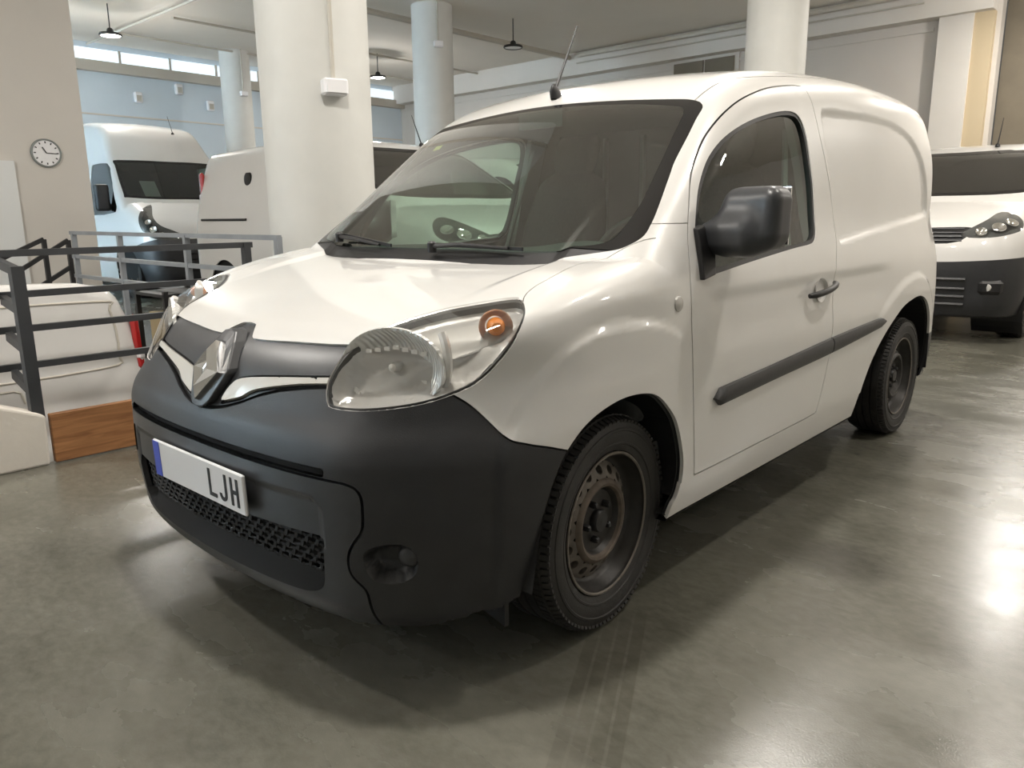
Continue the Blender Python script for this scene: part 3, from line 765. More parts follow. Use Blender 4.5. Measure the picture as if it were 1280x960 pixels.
def relief(x, y, z):
    ax = np.abs(x); m = np.zeros(len(x))
    up = z > .3
    sd = ax > .5
    m += -0 + .016 * sstep(.006, -.032, sdf(P_REC, y, z, sd, .06))
    fl = sdf(P_FLARE, y, z, sd & (y < .5), .06)
    m -= .012 * sstep(.010, -.022, fl) * sstep(.34, .05, y)
    ra = sdf(P_RARCH, y, z, sd & (y > 1.5), .2)
    m -= .014 * sstep(.13, .085, ra) * sstep(1.9, 2.3, y)
    # wing shoulders stand proud of the bonnet
    m -= .011 * sstep(.555, .60, ax) * sstep(-.36, -.02, y) * sstep(.36, .10, y) * sstep(.88, .97, z)
    # door skin: shallow waist under the belt line
    m += .010 * sstep(.955, .90, z) * sstep(.70, .84, z) * sstep(.40, .55, y) * sstep(2.35, 2.0, y) * sd
    # number-plate flat and the ledge under the bumper brow
    m += .006 * sstep(.002, -.006, sdf(P_PLP, x, z, y < -.4, .03))
    return m
R = displace(R, relief)

def uv(mesh):
    V = mesh[0]; return V[:, 0], V[:, 1], V[:, 2]
def take(mesh, f): return split(mesh, f)
G2 = .0025                                            # half a shut line

# dark lining inside the skin (also what one sees in the shut lines)
x, y, z = uv(R)
L = R
for poly, a, b, mk, grow in ((P_WSG, 'x', 'y', 'z1', .012), (P_WIN, 'y', 'z', 'sd', .012), (P_FARCH, 'y', 'z', 'sd', -.004), (P_RARCH, 'y', 'z', 'sd', -.004), (P_LGR, 'x', 'z', 'fr', .01), (P_FOG, 's', 'z', 'fr', .008),
                             (P_LAMP, 's', 'z', 'fr', -.006)):
    x, y, z = uv(L); q = {'x': x, 'y': y, 'z': z, 's': np.abs(x) + y}
    mk = {'z1': z > .98, 'sd': np.abs(x) > .5, 'fr': y < .1}[mk]
    _, L = split(L, sdf(poly, q[a], q[b], mk) - grow)
V, N, T = L
panel('inner_lining', (V, -N, T[:, ::-1]), M['cabin'], van, off=.022, skirt=0)

# wheel arches
for poly in (P_FARCH, P_RARCH):
    x, y, z = uv(R)
    _, R = split(R, sdf(poly, y, z, np.abs(x) > .45))
    for sx in (1, -1):
        inner = [(p[0], p[1]) for p in poly[:-3] if p[1] > (.42 if 1 < p[0] < 2.5 else .315 if 0 < p[0] < 1 else .225)]
        wall_prism(inner, sx * .875 if poly is P_FARCH else sx * .86, sx * .47, 'wheel_arch_liner', M['black'], van)
# underside
x, y, z = uv(R)
U, R = split(R, np.where(R[1][:, 2] < -.75, -1.0, 1.0) * 1.0 + np.where(z > .34, 5, 0))
panel('underbody', U, M['black'], van, skirt=0)
# windscreen
x, y, z = uv(R)
A, R = split(R, sdf(P_WS, x, y, (z > .98)))
x, y, z = uv(A)
gl, fr_ = split(A, sdf(P_WSG, x, y))
windscreen = panel('windscreen', gl, M['wsglass'], van, skirt=0)
x, y, z = uv(fr_)
cw, fr_ = split(fr_, y - (.062 + .15 * x * x))
panel('cowl_panel', cw, M['black'], van, off=-.004, skirt=.02)
panel('windscreen_border', fr_, M['frit'], van, off=-.001, skirt=.012)
# headlamps
x, y, z = uv(R)
f = sdf(P_LAMP, np.abs(x) + y, z, (y < .1) & (np.abs(x) > .3))
HL, R = split(R, f)
x, y, z = uv(HL); f = sdf(P_LAMP, np.abs(x) + y, z)
HLo, HLi = HL, split(HL, f + .004)[0]
# grille panel between the lamps
x, y, z = uv(R)
GR, R = split(R, sdf(P_GRILLE, x, z, y < -.4) - .004)
# bumper
x, y, z = uv(R)
f = np.where((y < -.05) & (z < 1.0), z - BUMP(np.abs(x) + y), 1.0)
BU, R = split(R, f)
x, y, z = uv(R); f2 = np.where((y < .05) & (z < 1.0), z - BUMP(np.abs(x) + y) - 2 * G2, 1.0)
_, R = split(R, f2)
# bonnet
x, y, z = uv(R)
fh = np.where((y < .26) & (z > .84), np.abs(x) - HOODX(y), 1.0)
HO, R = split(R, fh + .0015)
x, y, z = uv(R); _, R = split(R, np.where((y < .26) & (z > .84), np.abs(x) - HOODX(y), 1.0) - .0015)
bonnet = panel('bonnet', HO, M['paint'], van)
# doors
x, y, z = uv(R)
f = sdf(P_DOOR, y, z, np.abs(x) > .45)
DO, R = split(R, f + G2)
x, y, z = uv(R); _, R = split(R, sdf(P_DOOR, y, z, np.abs(x) > .45) - G2)
# roof skin
x, y, z = uv(R)
f = np.where((z > 1.45) & (y > .70), np.abs(x) - .634, 1.0)
RO, R = split(R, f + .002)
x, y, z = uv(R); _, R = split(R, np.where((z > 1.45) & (y > .70), np.abs(x) - .634, 1.0) - .002)
panel('roof_skin', RO, M['paint'], van, off=0, skirt=.008)
# sills
x, y, z = uv(R)
SI, R = split(R, np.where((y > .2) & (y < 1.95) & (np.abs(x) > .5), z - .366, 1.0))
# wings
x, y, z = uv(R)
FE, R = split(R, np.where(y < .62, np.maximum(z - 1.1445, (y - .62)), 1.0))
x, y, z = uv(R); _, R = split(R, np.where(y < .62, z - 1.1475, 1.0))
# rear bumper and rear doors
x, y, z = uv(R)
RB, R = split(R, np.where((y > 3.0), z - .50, 1.0))
panel('rear_bumper', RB, M['plastic'], van)
x, y, z = uv(R)
TL, R = split(R, sdf(np.array([(.665, .80), (.725, .80), (.725, 1.20), (.665, 1.16)]), np.abs(x), z, y > 3.25))
x, y, z = uv(R)
RD, R = split(R, np.where(y > 3.2, np.maximum(np.abs(x) - .66, np.maximum(z - 1.70, .52 - z)), 1.0))
def halves(mesh):
    x = mesh[0][:, 0]; a, b = split(mesh, x); return b, a       # left (+x), right (-x)
for q in halves(RD): panel('rear_door', split(q, .003 - np.abs(q[0][:, 0]))[0], M['paint'], van)
for q in halves(TL): panel('tail_lamp', q, M['red'], van, off=.004)
for q in halves(SI): panel('sill', q, M['paint'], van, off=-.003)
for q in halves(FE): panel('wing', q, M['paint'], van)
for q in halves(R): panel('body_side', q, M['paint'], van)

# -------- doors with window, handle, rubbing strip
doors = []
for q, sx in zip(halves(DO), (1, -1)):
    x, y, z = uv(q)
    wn, dq = split(q, sdf(P_WIN, y, z))
    d = panel('door', dq, M['paint'], van)
    x, y, z = uv(wn); f = sdf(P_WIN, y, z)
    g, seal = split(wn, f + .014)
    panel('window_seal', seal, M['black'], d, off=-.004, skirt=.02)
    x, y, z = uv(g)
    belt, g = split(g, z - (1.004 + .055 * (y - .41)))
    panel('window_glass', g, M['sideglass'], d, off=-.014, skirt=0)
    panel('belt_moulding', belt, M['black'], d, off=-.002, skirt=.01)
    doors.append(d)
def side_pt(y_, z_, out=0.0, sx=1):
    return Vector((sx * (float(side_w(np.array(y_), np.array(z_))) + out), y_, z_))
def strip_piece(y_lo, y_hi, name, parent, sx):
    b = MB(); pts = P_STRIP
    up = spl([.466, .862, 1.468, 2.11], [.634, .651, .680, .700]); dn = spl([.466, .869, 1.479, 2.11], [.574, .592, .616, .654])
    n = 28; rows = []
    for i in range(n + 1):
        yy = y_lo + (y_hi - y_lo) * i / n
        u, l = float(up(yy)), float(dn(yy))
        e = min(1, max(0, (yy - .466) / .03) ** .5) if y_lo < .5 else 1
        e2 = min(1, max(0, (2.12 - yy) / .04) ** .5)
        c = (u + l) / 2; u = c + (u - c) * min(e, e2); l = c + (l - c) * min(e, e2)
        prof = [(l, -.012), (l + .002, .010), (l + (u - l) * .25, .017), (l + (u - l) * .7, .018), (u - .004, .012), (u, -.012)]
        rows.append([side_pt(yy, zz, o + (.010 if .4 < yy < 2.2 else 0) * 0, sx) for zz, o in prof])
    k = len(rows[0]); vs = [p for r in rows for p in r]; fs = []
    for i in range(n):
        for j in range(k - 1):
            a = (i * k + j, i * k + j + 1, (i + 1) * k + j + 1, (i + 1) * k + j); fs.append(a if sx < 0 else a[::-1])
    fs += [tuple(range(k)), tuple(n * k + j for j in range(k))[::-1]]
    b.add(vs, fs)
    return b.build(name, M['plastic'], parent, smooth=True)
for d, sx in zip(doors, (1, -1)):
    strip_piece(.464, 1.447, 'rubbing_strip', d, sx)
    strip_piece(1.455, 2.118, 'rubbing_strip', van, sx)
    # door handle with its cup
    cup = MB()
    ring = [(1.345 + .062 * math.cos(a), .878 + .047 * math.sin(a)) for a in np.linspace(0, 2 * math.pi, 24, endpoint=False)]
    vs = [side_pt(p[0], p[1], .0015, sx) for p in ring] + [side_pt(1.345 + (p[0] - 1.345) * .8, .878 + (p[1] - .878) * .8, -.010, sx) for p in ring] + [side_pt(1.345, .878, -.012, sx)]
    fs = [(i, (i + 1) % 24, 24 + (i + 1) % 24, 24 + i) for i in range(24)] + [(24 + i, 24 + (i + 1) % 24, 48) for i in range(24)]
    cup.add(vs, fs if sx < 0 else [f[::-1] for f in fs]); cup.build('handle_cup', M['paint'], d, smooth=True)
    h = MB(); pts = [side_pt(1.205 + .26 * t, .866 + .033 * t, .006 + .030 * math.sin(math.pi * min(max(t, 0), 1)) ** .6, sx) for t in np.linspace(0, 1, 12)]
    h.tube(pts, [.009] + [.0125] * 10 + [.009], 10); h.build('door_handle', M['black'], d, smooth=True)
    # side repeater
    rpt = MB(); c = side_pt(.252, .92, .0, sx)
    rpt.lathe([(.0001, .010 * sx), (.012, .0095 * sx), (.021, .006 * sx), (.024, .0 * sx), (.024, -.01 * sx)], c, 'x', 20)
    rpt.build('side_repeater_lamp', M['lampgrey'], van, smooth=True)

# -------- bumper with insert, slot, lower grille, fog pockets
x, y, z = uv(BU)
f = sdf(P_FOG, np.abs(x) + y, z, np.abs(x) > .4)
FG, BU = split(BU, f)
x, y, z = uv(BU)
IN, BU = split(BU, np.maximum(sdf(P_INS, x, z), y + .45) + .0035)
x, y, z = uv(BU); _, BU = split(BU, np.maximum(sdf(P_INS, x, z), y + .45) - .0035)
x, y, z = uv(BU); SL, BU = split(BU, np.maximum(sdf(P_SLOT, x, z), y + .45))
bumper = panel('front_bumper', BU, M['plastic'], van, skirt=.016)
panel('bumper_slot', SL, M['gap'], bumper, off=-.014, skirt=-.016)
x, y, z = uv(IN); LG, IN = split(IN, sdf(P_LGR, x, z))
x, y, z = uv(IN)
HK, IN = split(IN, sdf(np.array([(-.567, .428), (-.535, .430), (-.532, .520), (-.560, .518)]), x, z, None))
insert = panel('bumper_insert', IN, M['plastic2'], bumper, off=-.001, skirt=.016)
panel('tow_eye_slot', HK, M['gap'], insert, off=-.012, skirt=-.012)
# sloping lower lip and mesh inside the opening
x, y, z = uv(LG)
d = np.clip((z - .250) / .06, 0, 1)
ed = np.clip(-sdf(P_LGR, x, z) / .012, 0, 1)
V = LG[0] - LG[1] * (.036 * np.minimum(sstep(0, 1, d), ed))[:, None]
low, bk = split((V, LG[1], LG[2]), V[:, 2] - .312)
panel('grille_lip', low, M['matte'], insert, skirt=0)
panel('grille_backing', (bk[0] - bk[1] * .03, bk[1], bk[2]), M['gap'], insert, skirt=0)
mesh_ = MB()
def front_y(xx, zz): return float(FC(np.array(zz)) + .13 * xx * xx + .35 * abs(xx) ** 6)
rows, pitch = 6, .0385
z0_, z1_ = .318, .420
rh = (z1_ - z0_) / rows
for r in range(rows + 1):
    zz = z0_ + r * rh; pts = []
    n = 46
    for i in range(n + 1):
        xx = -.495 + .99 * i / n
        pts.append((xx, front_y(xx, zz) + .026, zz + .0035 * math.sin(2 * math.pi * (xx / pitch + .5 * (r % 2)))))
    mesh_.tube(pts, .0042, 4)
    if r < rows:
        k = -.495 + (pitch / 2) * (r % 2)
        while k < .495:
            mesh_.bar((k, front_y(k, zz) + .026, zz), (k + .006, front_y(k, zz) + .026, zz + rh), .007, .012); k += pitch
mesh_.build('lower_grille_mesh', M['matte'], insert)
for q, sx in zip(halves(FG), (1, -1)):
    x, y, z = uv(q)
    f = np.clip(-sdf(P_FOG, np.abs(x) + y, z) / .026, 0, 1)
    V = q[0] - q[1] * (.048 * sstep(0, 1, f))[:, None]
    g = grad(lambda a, b, c: a, V) * 0
    pk = link_mesh('fog_lamp_pocket', V, q[2], M['plastic'], bumper)
    c = Vector((sx * .700, -.622, .392)); nrm = Vector((sx * .62, -.78, 0)).normalized()
    fb = MB(); fb.lathe([(.0001, .012), (.016, .010), (.026, .004), (.030, -.006), (.030, -.03)], (0, 0, 0), 'z', 20)
    R3 = nrm.to_track_quat('Z', 'Y').to_matrix(); fb.v = [tuple(R3 @ Vector(v) + c) for v in fb.v]
    fb.build('fog_lamp_blank', M['plastic2'], pk, smooth=True)
# small flap ahead of the front wheels
for sx in (1, -1):
    fpx = MB(); fpx.box((sx * .74, -.40, .215), (.17, .012, .09), Matrix.Rotation(-.25 * sx, 3, 'Z')); fpx.build('air_deflector', M['black'], bumper)
# scalloped apron under the bumper
for cx_ in (-.30, 0, .30): MB().box((cx_, -.67, .192), (.16, .07, .05), bev=.015).build('bumper_apron', M['black'], bumper)

# -------- grille panel, silver strips, emblem
x, y, z = uv(GR)
JT, GR = split(GR, np.where(z < .80, -(sdf(P_GRILLE, x, z) + .007), 1.0))
x, y, z = uv(GR); TR1, GR = split(GR, sdf(P_TRIM, np.abs(x), z) - .003)
x, y, z = uv(TR1); TR1, JT2 = split(TR1, sdf(P_TRIM, np.abs(x), z) + .004)
grille = panel('grille_panel', GR, M['plastic2'], van, off=-.006, skirt=.018)
panel('grille_joint', JT, M['gap'], grille, off=-.016, skirt=0)
for q in halves(JT2): panel('strip_joint', q, M['gap'], grille, off=-.012, skirt=0)
for q in halves(TR1): panel('silver_strip', q, M['trimwhite'], grille, off=.001, skirt=.012)
def gr_y(xx, zz): return float(FC(np.array(zz)) + .15 * xx * xx)
sur = MB()
O = [(0, .872), (.030, .868), (.052, .842), (.092, .778), (.094, .768), (.050, .690), (.030, .676), (0, .672)]
O = O + [(-a, b) for a, b in O[::-1][1:-1]]
n = len(O)
vs = [(a * 1.06, gr_y(a, b) + .02, b) for a, b in O] + [(a, gr_y(a, b) - .014 - .006 * (1 - abs(b - .765) / .11), b) for a, b in O] + [(a * .72, gr_y(a * .7, .765 + (b - .765) * .72) - .019, .765 + (b - .765) * .74) for a, b in O]
fs = [(i, (i + 1) % n, n + (i + 1) % n, n + i) for i in range(n)] + [(n + i, n + (i + 1) % n, 2 * n + (i + 1) % n, 2 * n + i) for i in range(n)] + [tuple(range(2 * n, 3 * n))]
sur.add(vs, fs); surround = sur.build('emblem_surround', M['plastic2'], grille, bevel=.004)
em = MB()
Ax = Vector((0, -.690, .842)); Bx = Vector((0, -.766, .690)); mid_ = (Ax + Bx) / 2; dn_ = (Bx - Ax).normalized(); on = Vector((1, 0, 0)).cross(dn_); on = on if on.y < 0 else -on
hl_ = (Bx - Ax).length / 2; hw = .066
def epos(u, v, o): return mid_ + Vector((u, 0, 0)) + dn_ * v + on * o
def rh_(s, o, kx=1): return [epos(0, -hl_ * s, o), epos(hw * s * kx, 0, o), epos(0, hl_ * s, o), epos(-hw * s * kx, 0, o)]
L0, L1, L2, L3 = rh_(1.02, -.014), rh_(1.0, .010), rh_(.62, .026, .86), rh_(.28, .012, .72)
vs = L0 + L1 + L2 + L3
fs = []
for a in range(3):
    for i in range(4): fs.append((a * 4 + i, a * 4 + (i + 1) % 4, a * 4 + 4 + (i + 1) % 4, a * 4 + 4 + i))
em.add(vs, fs); em.add(rh_(.30, .0115, .75), [(0, 1, 2, 3)])
em.build('rhombus_emblem', M['chrome'], surround)

# -------- headlamps: housing bowl, reflector, indicator bulb, clear lens
for q, qi, sx in zip(halves(HLo), halves(HLi), (1, -1)):
    x, y, z = uv(q); s_ = np.abs(x) + y; f = -sdf(P_LAMP, s_, z)
    dep = .030 * sstep(0, .012, f) + .030 * sstep(.012, .05, f)
    V = q[0] - q[1] * dep[:, None]
    # recompute normals of the bowl
    T = q[2]; fn = np.cross(V[T[:, 1]] - V[T[:, 0]], V[T[:, 2]] - V[T[:, 0]]); N2 = np.zeros_like(V)
    for k in range(3): np.add.at(N2, T[:, k], fn)
    N2 /= np.linalg.norm(N2, axis=1, keepdims=True) + 1e-12
    lamp = link_mesh('headlamp', V, T, M['lampgrey'], van, N2)
    x, y, z = uv(q); f = sdf(P_LAMP, np.abs(x) + y, z)
    rim, _ = split(q, -(f + .007))
    panel('lamp_rim', rim, M['black'], lamp, off=-.003, skirt=.02)
    panel('lamp_lens', qi, M['lens'], lamp, off=0, skirt=0)
    # main reflector
    c = Vector((sx * .580, -.548, .818)); ax_ = Vector((sx * .36, -.93, .06)).normalized()
    R3 = ax_.to_track_quat('Z', 'Y').to_matrix()
    rf = MB(); rf.lathe([(.012, -.050), (.034, -.044), (.060, -.028), (.080, -.006), (.092, .012), (.098, .014), (.100, .004)], (0, 0, 0), 'z', 40)
    rf.v = [tuple(R3 @ Vector((v[0] * 1.42, v[1] * .98, v[2])) + c) for v in rf.v]
    ref = rf.build('lamp_reflector', M['flute'], lamp, smooth=True)
    bb = MB(); bb.lathe([(.0001, .012), (.010, .010), (.013, -.004), (.013, -.05)], (0, 0, 0), 'z', 16)
    bb.v = [tuple(R3 @ Vector(v) + c) for v in bb.v]; bb.build('bulb_cap', M['silver'], ref, smooth=True)
    for k in range(7):
        u = -.075 + k * .025
        for w in (-.045 + .004 * abs(k - 3), .047 - .004 * abs(k - 3)):
            fl_ = MB(); fl_.box((u, w, -.012), (.016, .010, .006)); fl_.v = [tuple(R3 @ Vector(v) + c) for v in fl_.v]; fl_.build('reflector_facet', M['silver'], ref)
    # side chamber wall and amber indicator
    iw = MB(); pts = []
    for t in np.linspace(-1, 1, 13):
        pts.append(Vector((sx * (.690 + .022 * (1 - t * t)), -.490 - .004 * (1 - t * t), .836 + .068 * t)))
    iw.tube(pts, .011, 8); iw.build('chamber_rib', M['silver'], lamp, smooth=True)
    ib = MB(); ib.lathe([(.0001, .034), (.012, .031), (.020, .020), (.023, .004), (.021, -.016), (.012, -.03)], (0, 0, 0), 'z', 20)
    R4 = Vector((sx * .75, -.66, .05)).normalized().to_track_quat('Z', 'Y').to_matrix(); ci = Vector((sx * .748, -.368, .912))
    ib.v = [tuple(R4 @ Vector(v) + ci) for v in ib.v]; ib.build('indicator_bulb', M['amber'], lamp, smooth=True)
    rc = MB(); rc.lathe([(.024, -.020), (.034, -.012), (.041, .0), (.042, .004)], (0, 0, 0), 'z', 24)
    rc.v = [tuple(R4 @ Vector(v) + ci) for v in rc.v]; rc.build('indicator_reflector', M['silver'], lamp, smooth=True)

# -------- number plate
pl = MB(); pl.box((0, -.788, .480), (.520, .010, .112), Matrix.Rotation(.03, 3, 'X'), bev=.003)
plate = pl.build('number_plate', M['plate'], van)
plate['label'] = 'white number plate with blue strip and the letters LJH'
b = MB(); b.box((-.238, -.7938, .480), (.040, .0012, .106), Matrix.Rotation(.03, 3, 'X')); b.build('blue_strip', M['plateblue'], plate)
def plate_pt(u, v, d): return (u, -.7935 - d - .03 * v, .480 + v)
def letter(outlines, u0):
    b = MB()
    for o in outlines: b.prism([(u0 + p, q) for p, q in o], plate_pt, -.001, .0012)
    b.build('plate_letter', M['ink'], plate)
ht, w_, s_ = .0385, .020, .0105
def rect(a0, a1, b0, b1): return [(a0, b0), (a1, b0), (a1, b1), (a0, b1)]
arc = [(w_ * math.cos(t), -ht + w_ + w_ * math.sin(t)) for t in np.linspace(0, -math.pi, 15)]
arci = [((w_ - s_) * math.cos(t), -ht + w_ + (w_ - s_) * math.sin(t)) for t in np.linspace(-math.pi, 0, 15)]
letter([rect(-w_, -w_ + s_, -ht, ht), rect(-w_ + s_, w_, -ht, -ht + s_)], .096)                # L
letter([rect(w_ - s_, w_, -ht + w_, ht), arc + arci], .153)                                    # J
letter([rect(-w_, -w_ + s_, -ht, ht), rect(w_ - s_, w_, -ht, ht), rect(-w_ + s_, w_ - s_, -s_ / 2, s_ / 2)], .214)   # H

# -------- wheels
def make_tyre():
    b = MB(); r = .312
    prof = [(.208, -.072), (.212, -.088), (.235, -.098), (.262, -.1015), (.286, -.099), (.300, -.092), (.3035, -.078)]
    tread = []
    for c_, w_ in ((-.057, .030), (-.020, .028), (.020, .028), (.057, .030)):
        tread += [(.3025, c_ - w_ / 2 - .002), (.312, c_ - w_ / 2), (.312, c_ + w_ / 2), (.3025, c_ + w_ / 2 + .002)]
    full = prof + tread + [(p, -q) for p, q in prof[::-1]]
    b.lathe([(p, q) for p, q in full], (0, 0, 0), 'x', 84)
    for k in range(92):                                    # shoulder blocks
        a = 2 * math.pi * k / 92
        for sg in (1, -1):
            R3 = Matrix.Rotation(a, 3, 'X')
            b.box(R3 @ Vector((sg * .0850, 0, .3005)), (.026, .0140, .0105), R3 @ Matrix.Rotation(sg * .38, 3, 'Y'))
        R3 = Matrix.Rotation(a + .02, 3, 'X')
        for c_ in (-.057, .057): b.box(R3 @ Vector((c_, 0, .3125)), (.028, .0165, .0025), R3)
    # raised ring on the outer wall
    b.lathe([(.268, .1005), (.271, .1035), (.277, .1025), (.279, .099)], (0, 0, 0), 'x', 64)
    b.lathe([(.228, .094), (.231, .0985), (.236, .0995), (.239, .097)], (0, 0, 0), 'x', 64)
    return b
def ring_with_holes(b, r0, h0, r1, h1, nh, hr, n=20, depth=.012):
    """conical annulus with nh round holes; r0/h0 inner radius and height, r1/h1 outer"""
    w = 2 * math.pi / nh
    for k in range(nh):
        a0 = k * w
        def P(u, v, d=0):                      # u in -1..1 along the arc, v in -1..1 across
            t = (v + 1) / 2; rr = r0 + (r1 - r0) * t; hh = h0 + (h1 - h0) * t - d; a = a0 + u * w / 2
            return (hh, rr * math.cos(a), rr * math.sin(a))
        out, inn, low = [], [], []
        rm = (r0 + r1) / 2; ku = hr / (rm * w / 2); kv = hr / (math.hypot(r1 - r0, h1 - h0) / 2)
        for i in range(n):
            t = 2 * math.pi * i / n; c, s = math.cos(t), math.sin(t); m = max(abs(c), abs(s))
            out.append(P(c / m, s / m)); inn.append(P(c * ku, s * kv)); low.append(P(c * ku, s * kv, depth))
        vs = out + inn + low; fs = []
        for i in range(n):
            j = (i + 1) % n
            fs += [(i, j, n + j, n + i), (n + i, n + j, 2 * n + j, 2 * n + i)]
        b.add(vs, fs)
    return b
def make_rim(b):
    b.lathe([(.206, .074), (.2085, .084), (.2085, .090), (.2045, .0915), (.2005, .088), (.199, .078), (.193, .070), (.188, .050), (.178, .036), (.173, .034)], (0, 0, 0), 'x', 64)
    return b
tyre_bm, rim_bm = make_tyre(), make_rim(MB())
tyre = tyre_bm.build('tyre', M['rubber'], van, smooth=True)
rim = rim_bm.build('wheel_rim', M['steel'], tyre, smooth=True)
MB().lathe([(.2000, .0895), (.2035, .0925), (.2075, .0925), (.2092, .0895)], (0, 0, 0), 'x', 64).build('rim_lip', M['rust'], rim, smooth=True)
hr_ = ring_with_holes(MB(), .126, .060, .173, .034, 16, .0150, depth=.02); disc = hr_.build('wheel_disc', M['rust'], rim, smooth=True)
hat = MB(); hat.lathe([(.126, .060), (.120, .069), (.112, .072), (.104, .069), (.099, .060)], (0, 0, 0), 'x', 48)
hat.build('wheel_hat', M['rustdark'], rim, smooth=True)
MB().lathe([(.099, .060), (.090, .044), (.070, .040), (.052, .044), (.034, .046)], (0, 0, 0), 'x', 48).build('wheel_centre', M['steel'], rim, smooth=True)
hb = MB(); hb.lathe([(.034, .046), (.034, .060), (.030, .066), (.0001, .068)], (0, 0, 0), 'x', 24)
for k in range(5):
    a = 2 * math.pi * k / 5 + .4
    hb.lathe([(.0105, .040), (.0105, .058), (.006, .064), (.0001, .064)], (0, .057 * math.cos(a), .057 * math.sin(a)), 'x', 6)
hb.build('hub_and_nuts', M['black'], rim, smooth=True)
br = MB(); br.lathe([(.0001, .012), (.165, .012), (.185, .005), (.190, -.06)], (0, 0, 0), 'x', 32); br.build('brake_drum', M['gap'], rim)
WH = [(.742, 0), (.748, 2.697)]
def dark_disc(t):
    for q in t.children_recursive:
        if q.name.startswith(('wheel_disc', 'wheel_hat')):
            q.material_slots[0].link = 'OBJECT'; q.material_slots[0].material = M['steel']
def place_wheels(first, spots, parent, r=.312):
    for i, (px, py, fl_) in enumerate(spots):
        t = first if i == 0 else copy_tree(first, parent)
        t.location = (px, py, r); t.rotation_euler = (random.uniform(0, 1), 0, math.pi if fl_ else 0)
        if py > 1: dark_disc(t)
place_wheels(tyre, [(.740, 0, 0), (.748, 2.697, 0), (-.740, 0, 1), (-.748, 2.697, 1)], van)
tyre.rotation_euler[2] = math.radians(3)

# -------- wing mirrors (the far one is folded back)
def g_mirror(x, y, z):
    h = rbox(x - .02 * (z - 1.17), y + .25 * (x - 1.0), z, (.962, .545, 1.160), (.108, .070, .091), .045)
    h = smax(h, (.87 - x) * .8 + (z - 1.16) * .40 - .055, .07)
    arm = rbox(x, y + .1 * (x - .9), z, (.895, .515, 1.100), (.085, .05, .042), .025)
    return smin(h, arm, .09)
for d, sx in zip(doors, (1, -1)):
    V, N, T = isomesh(g_mirror, (.78, .38, .98), (1.16, .74, 1.34), .010)
    gls = MB(); gls.box((.97, .622, 1.165), (.165, .004, .17), Matrix.Rotation(-.25, 3, 'Z')); GV = np.array(gls.v)
    if sx < 0:
        Rf = np.array(Matrix.Rotation(math.radians(62), 3, 'Z')); pv = np.array([.89, .56, 0])
        V = (V - pv) @ Rf.T + pv; N = N @ Rf.T; GV = (GV - pv) @ Rf.T + pv
        V = V * [-1, 1, 1]; N = N * [-1, 1, 1]; T = T[:, ::-1]; GV = GV * [-1, 1, 1]
    gls.v = [tuple(q) for q in GV]
    mi = link_mesh('wing_mirror', V, T, M['plastic2'], d, N)
    fo = MB(); fo.prism([(.398, .978), (.425, 1.13), (.47, 1.14), (.50, 1.05), (.475, .99)], lambda u, v, dd: (sx * (float(side_w(np.array(u), np.array(v))) + dd), u, v), -.01, .016)
    fo.build('mirror_foot', M['black'], mi, bevel=.004)
    gls.build('mirror_glass', M['chrome'], mi)

# -------- aerial
an = MB(); an.lathe([(.026, -.02), (.024, .006), (.014, .026), (.006, .036), (.0001, .038)], (0, 0, 0), 'z', 16)
ab = Vector((0, .785, 1.640)); an.v = [tuple(Vector((v[0] * .7, v[1] * 1.25 - .3 * v[2], v[2])) + ab) for v in an.v]
aer = an.build('aerial_base', M['black'], van, smooth=True)
MB().tube([ab + Vector((0, .0, .02)), ab + Vector((.0, .04, .09)), ab + Vector((0, .135, .27))], [.0065, .005, .0032], 8).build('aerial_mast', M['black'], aer, smooth=True)

# -------- wipers
def ws_pt(x_, y_, out):
    z_ = 1.03 + (y_ - .19 * x_ * x_) / 1.285
    return Vector((x_, y_ - .6 * out, z_ + .8 * out))
for (a, b_, c_) in (((.10, .035), (.22, .048), (.40, .070)), ((-.52, .115), (-.40, .085), (-.20, .05))):
    P0, P1, P2 = ws_pt(*a, .028), ws_pt(*b_, .032), ws_pt(*c_, .018)
    w = MB(); w.tube([P0, P1, P2], [.008, .007, .005], 8); wp = w.build('wiper', M['black'], van, smooth=True)
    MB().bar(P0 + Vector((-.03 if a[0] > 0 else .0, .02, .006)), P2 + Vector((.05, .012, -.002)), .007, .011).build('wiper_blade', M['black'], wp)
    MB().lathe([(.015, -.02), (.015, .010), (.010, .016), (.0001, .017)], P0, 'z', 14).build('wiper_pivot', M['black'], wp, smooth=True)
for sx in (1, -1): pass
st = MB(); 
q = [(-.575, .700), (-.525, .692), (-.52, .665), (-.572, .672)]
st.add([ws_pt(a, b_ - .055, -.012) + Vector((0, .02, 0)) for a, b_ in q], [(0, 1, 2, 3)]); st.build('inspection_sticker', M['sticker'], windscreen)

# -------- cabin
def g_dash(x, y, z):
    top = z - (1.075 - .10 * np.clip(y - .25, 0, None) - .05 * x * x + .045 * np.exp(-((x - .37) / .22) ** 2 - ((y - .55) / .12) ** 2))
    return smax(smax(smax(top, y - (.66 - .05 * np.abs(x)), .10), np.abs(x) - .79, .05), np.maximum(.10 + .16 * x * x - y, .55 - z), .04)
V, N, T = isomesh(g_dash, (-.85, .05, .5), (.85, .75, 1.2), .03)
dash = link_mesh('dashboard', V, T, M['cabin'], van, N)
sw = MB(); 
ring = [(.37 + .185 * math.cos(a), 0, .185 * math.sin(a)) for a in np.linspace(0, 2 * math.pi, 33)]
Rw = Matrix.Rotation(math.radians(-28), 3, 'X'); cw_ = Vector((0, .80, 1.0))
sw.tube([Rw @ Vector(p) + cw_ for p in ring], .016, 8, cap=False)
wheel = sw.build('steering_wheel', M['black'], van, smooth=True)
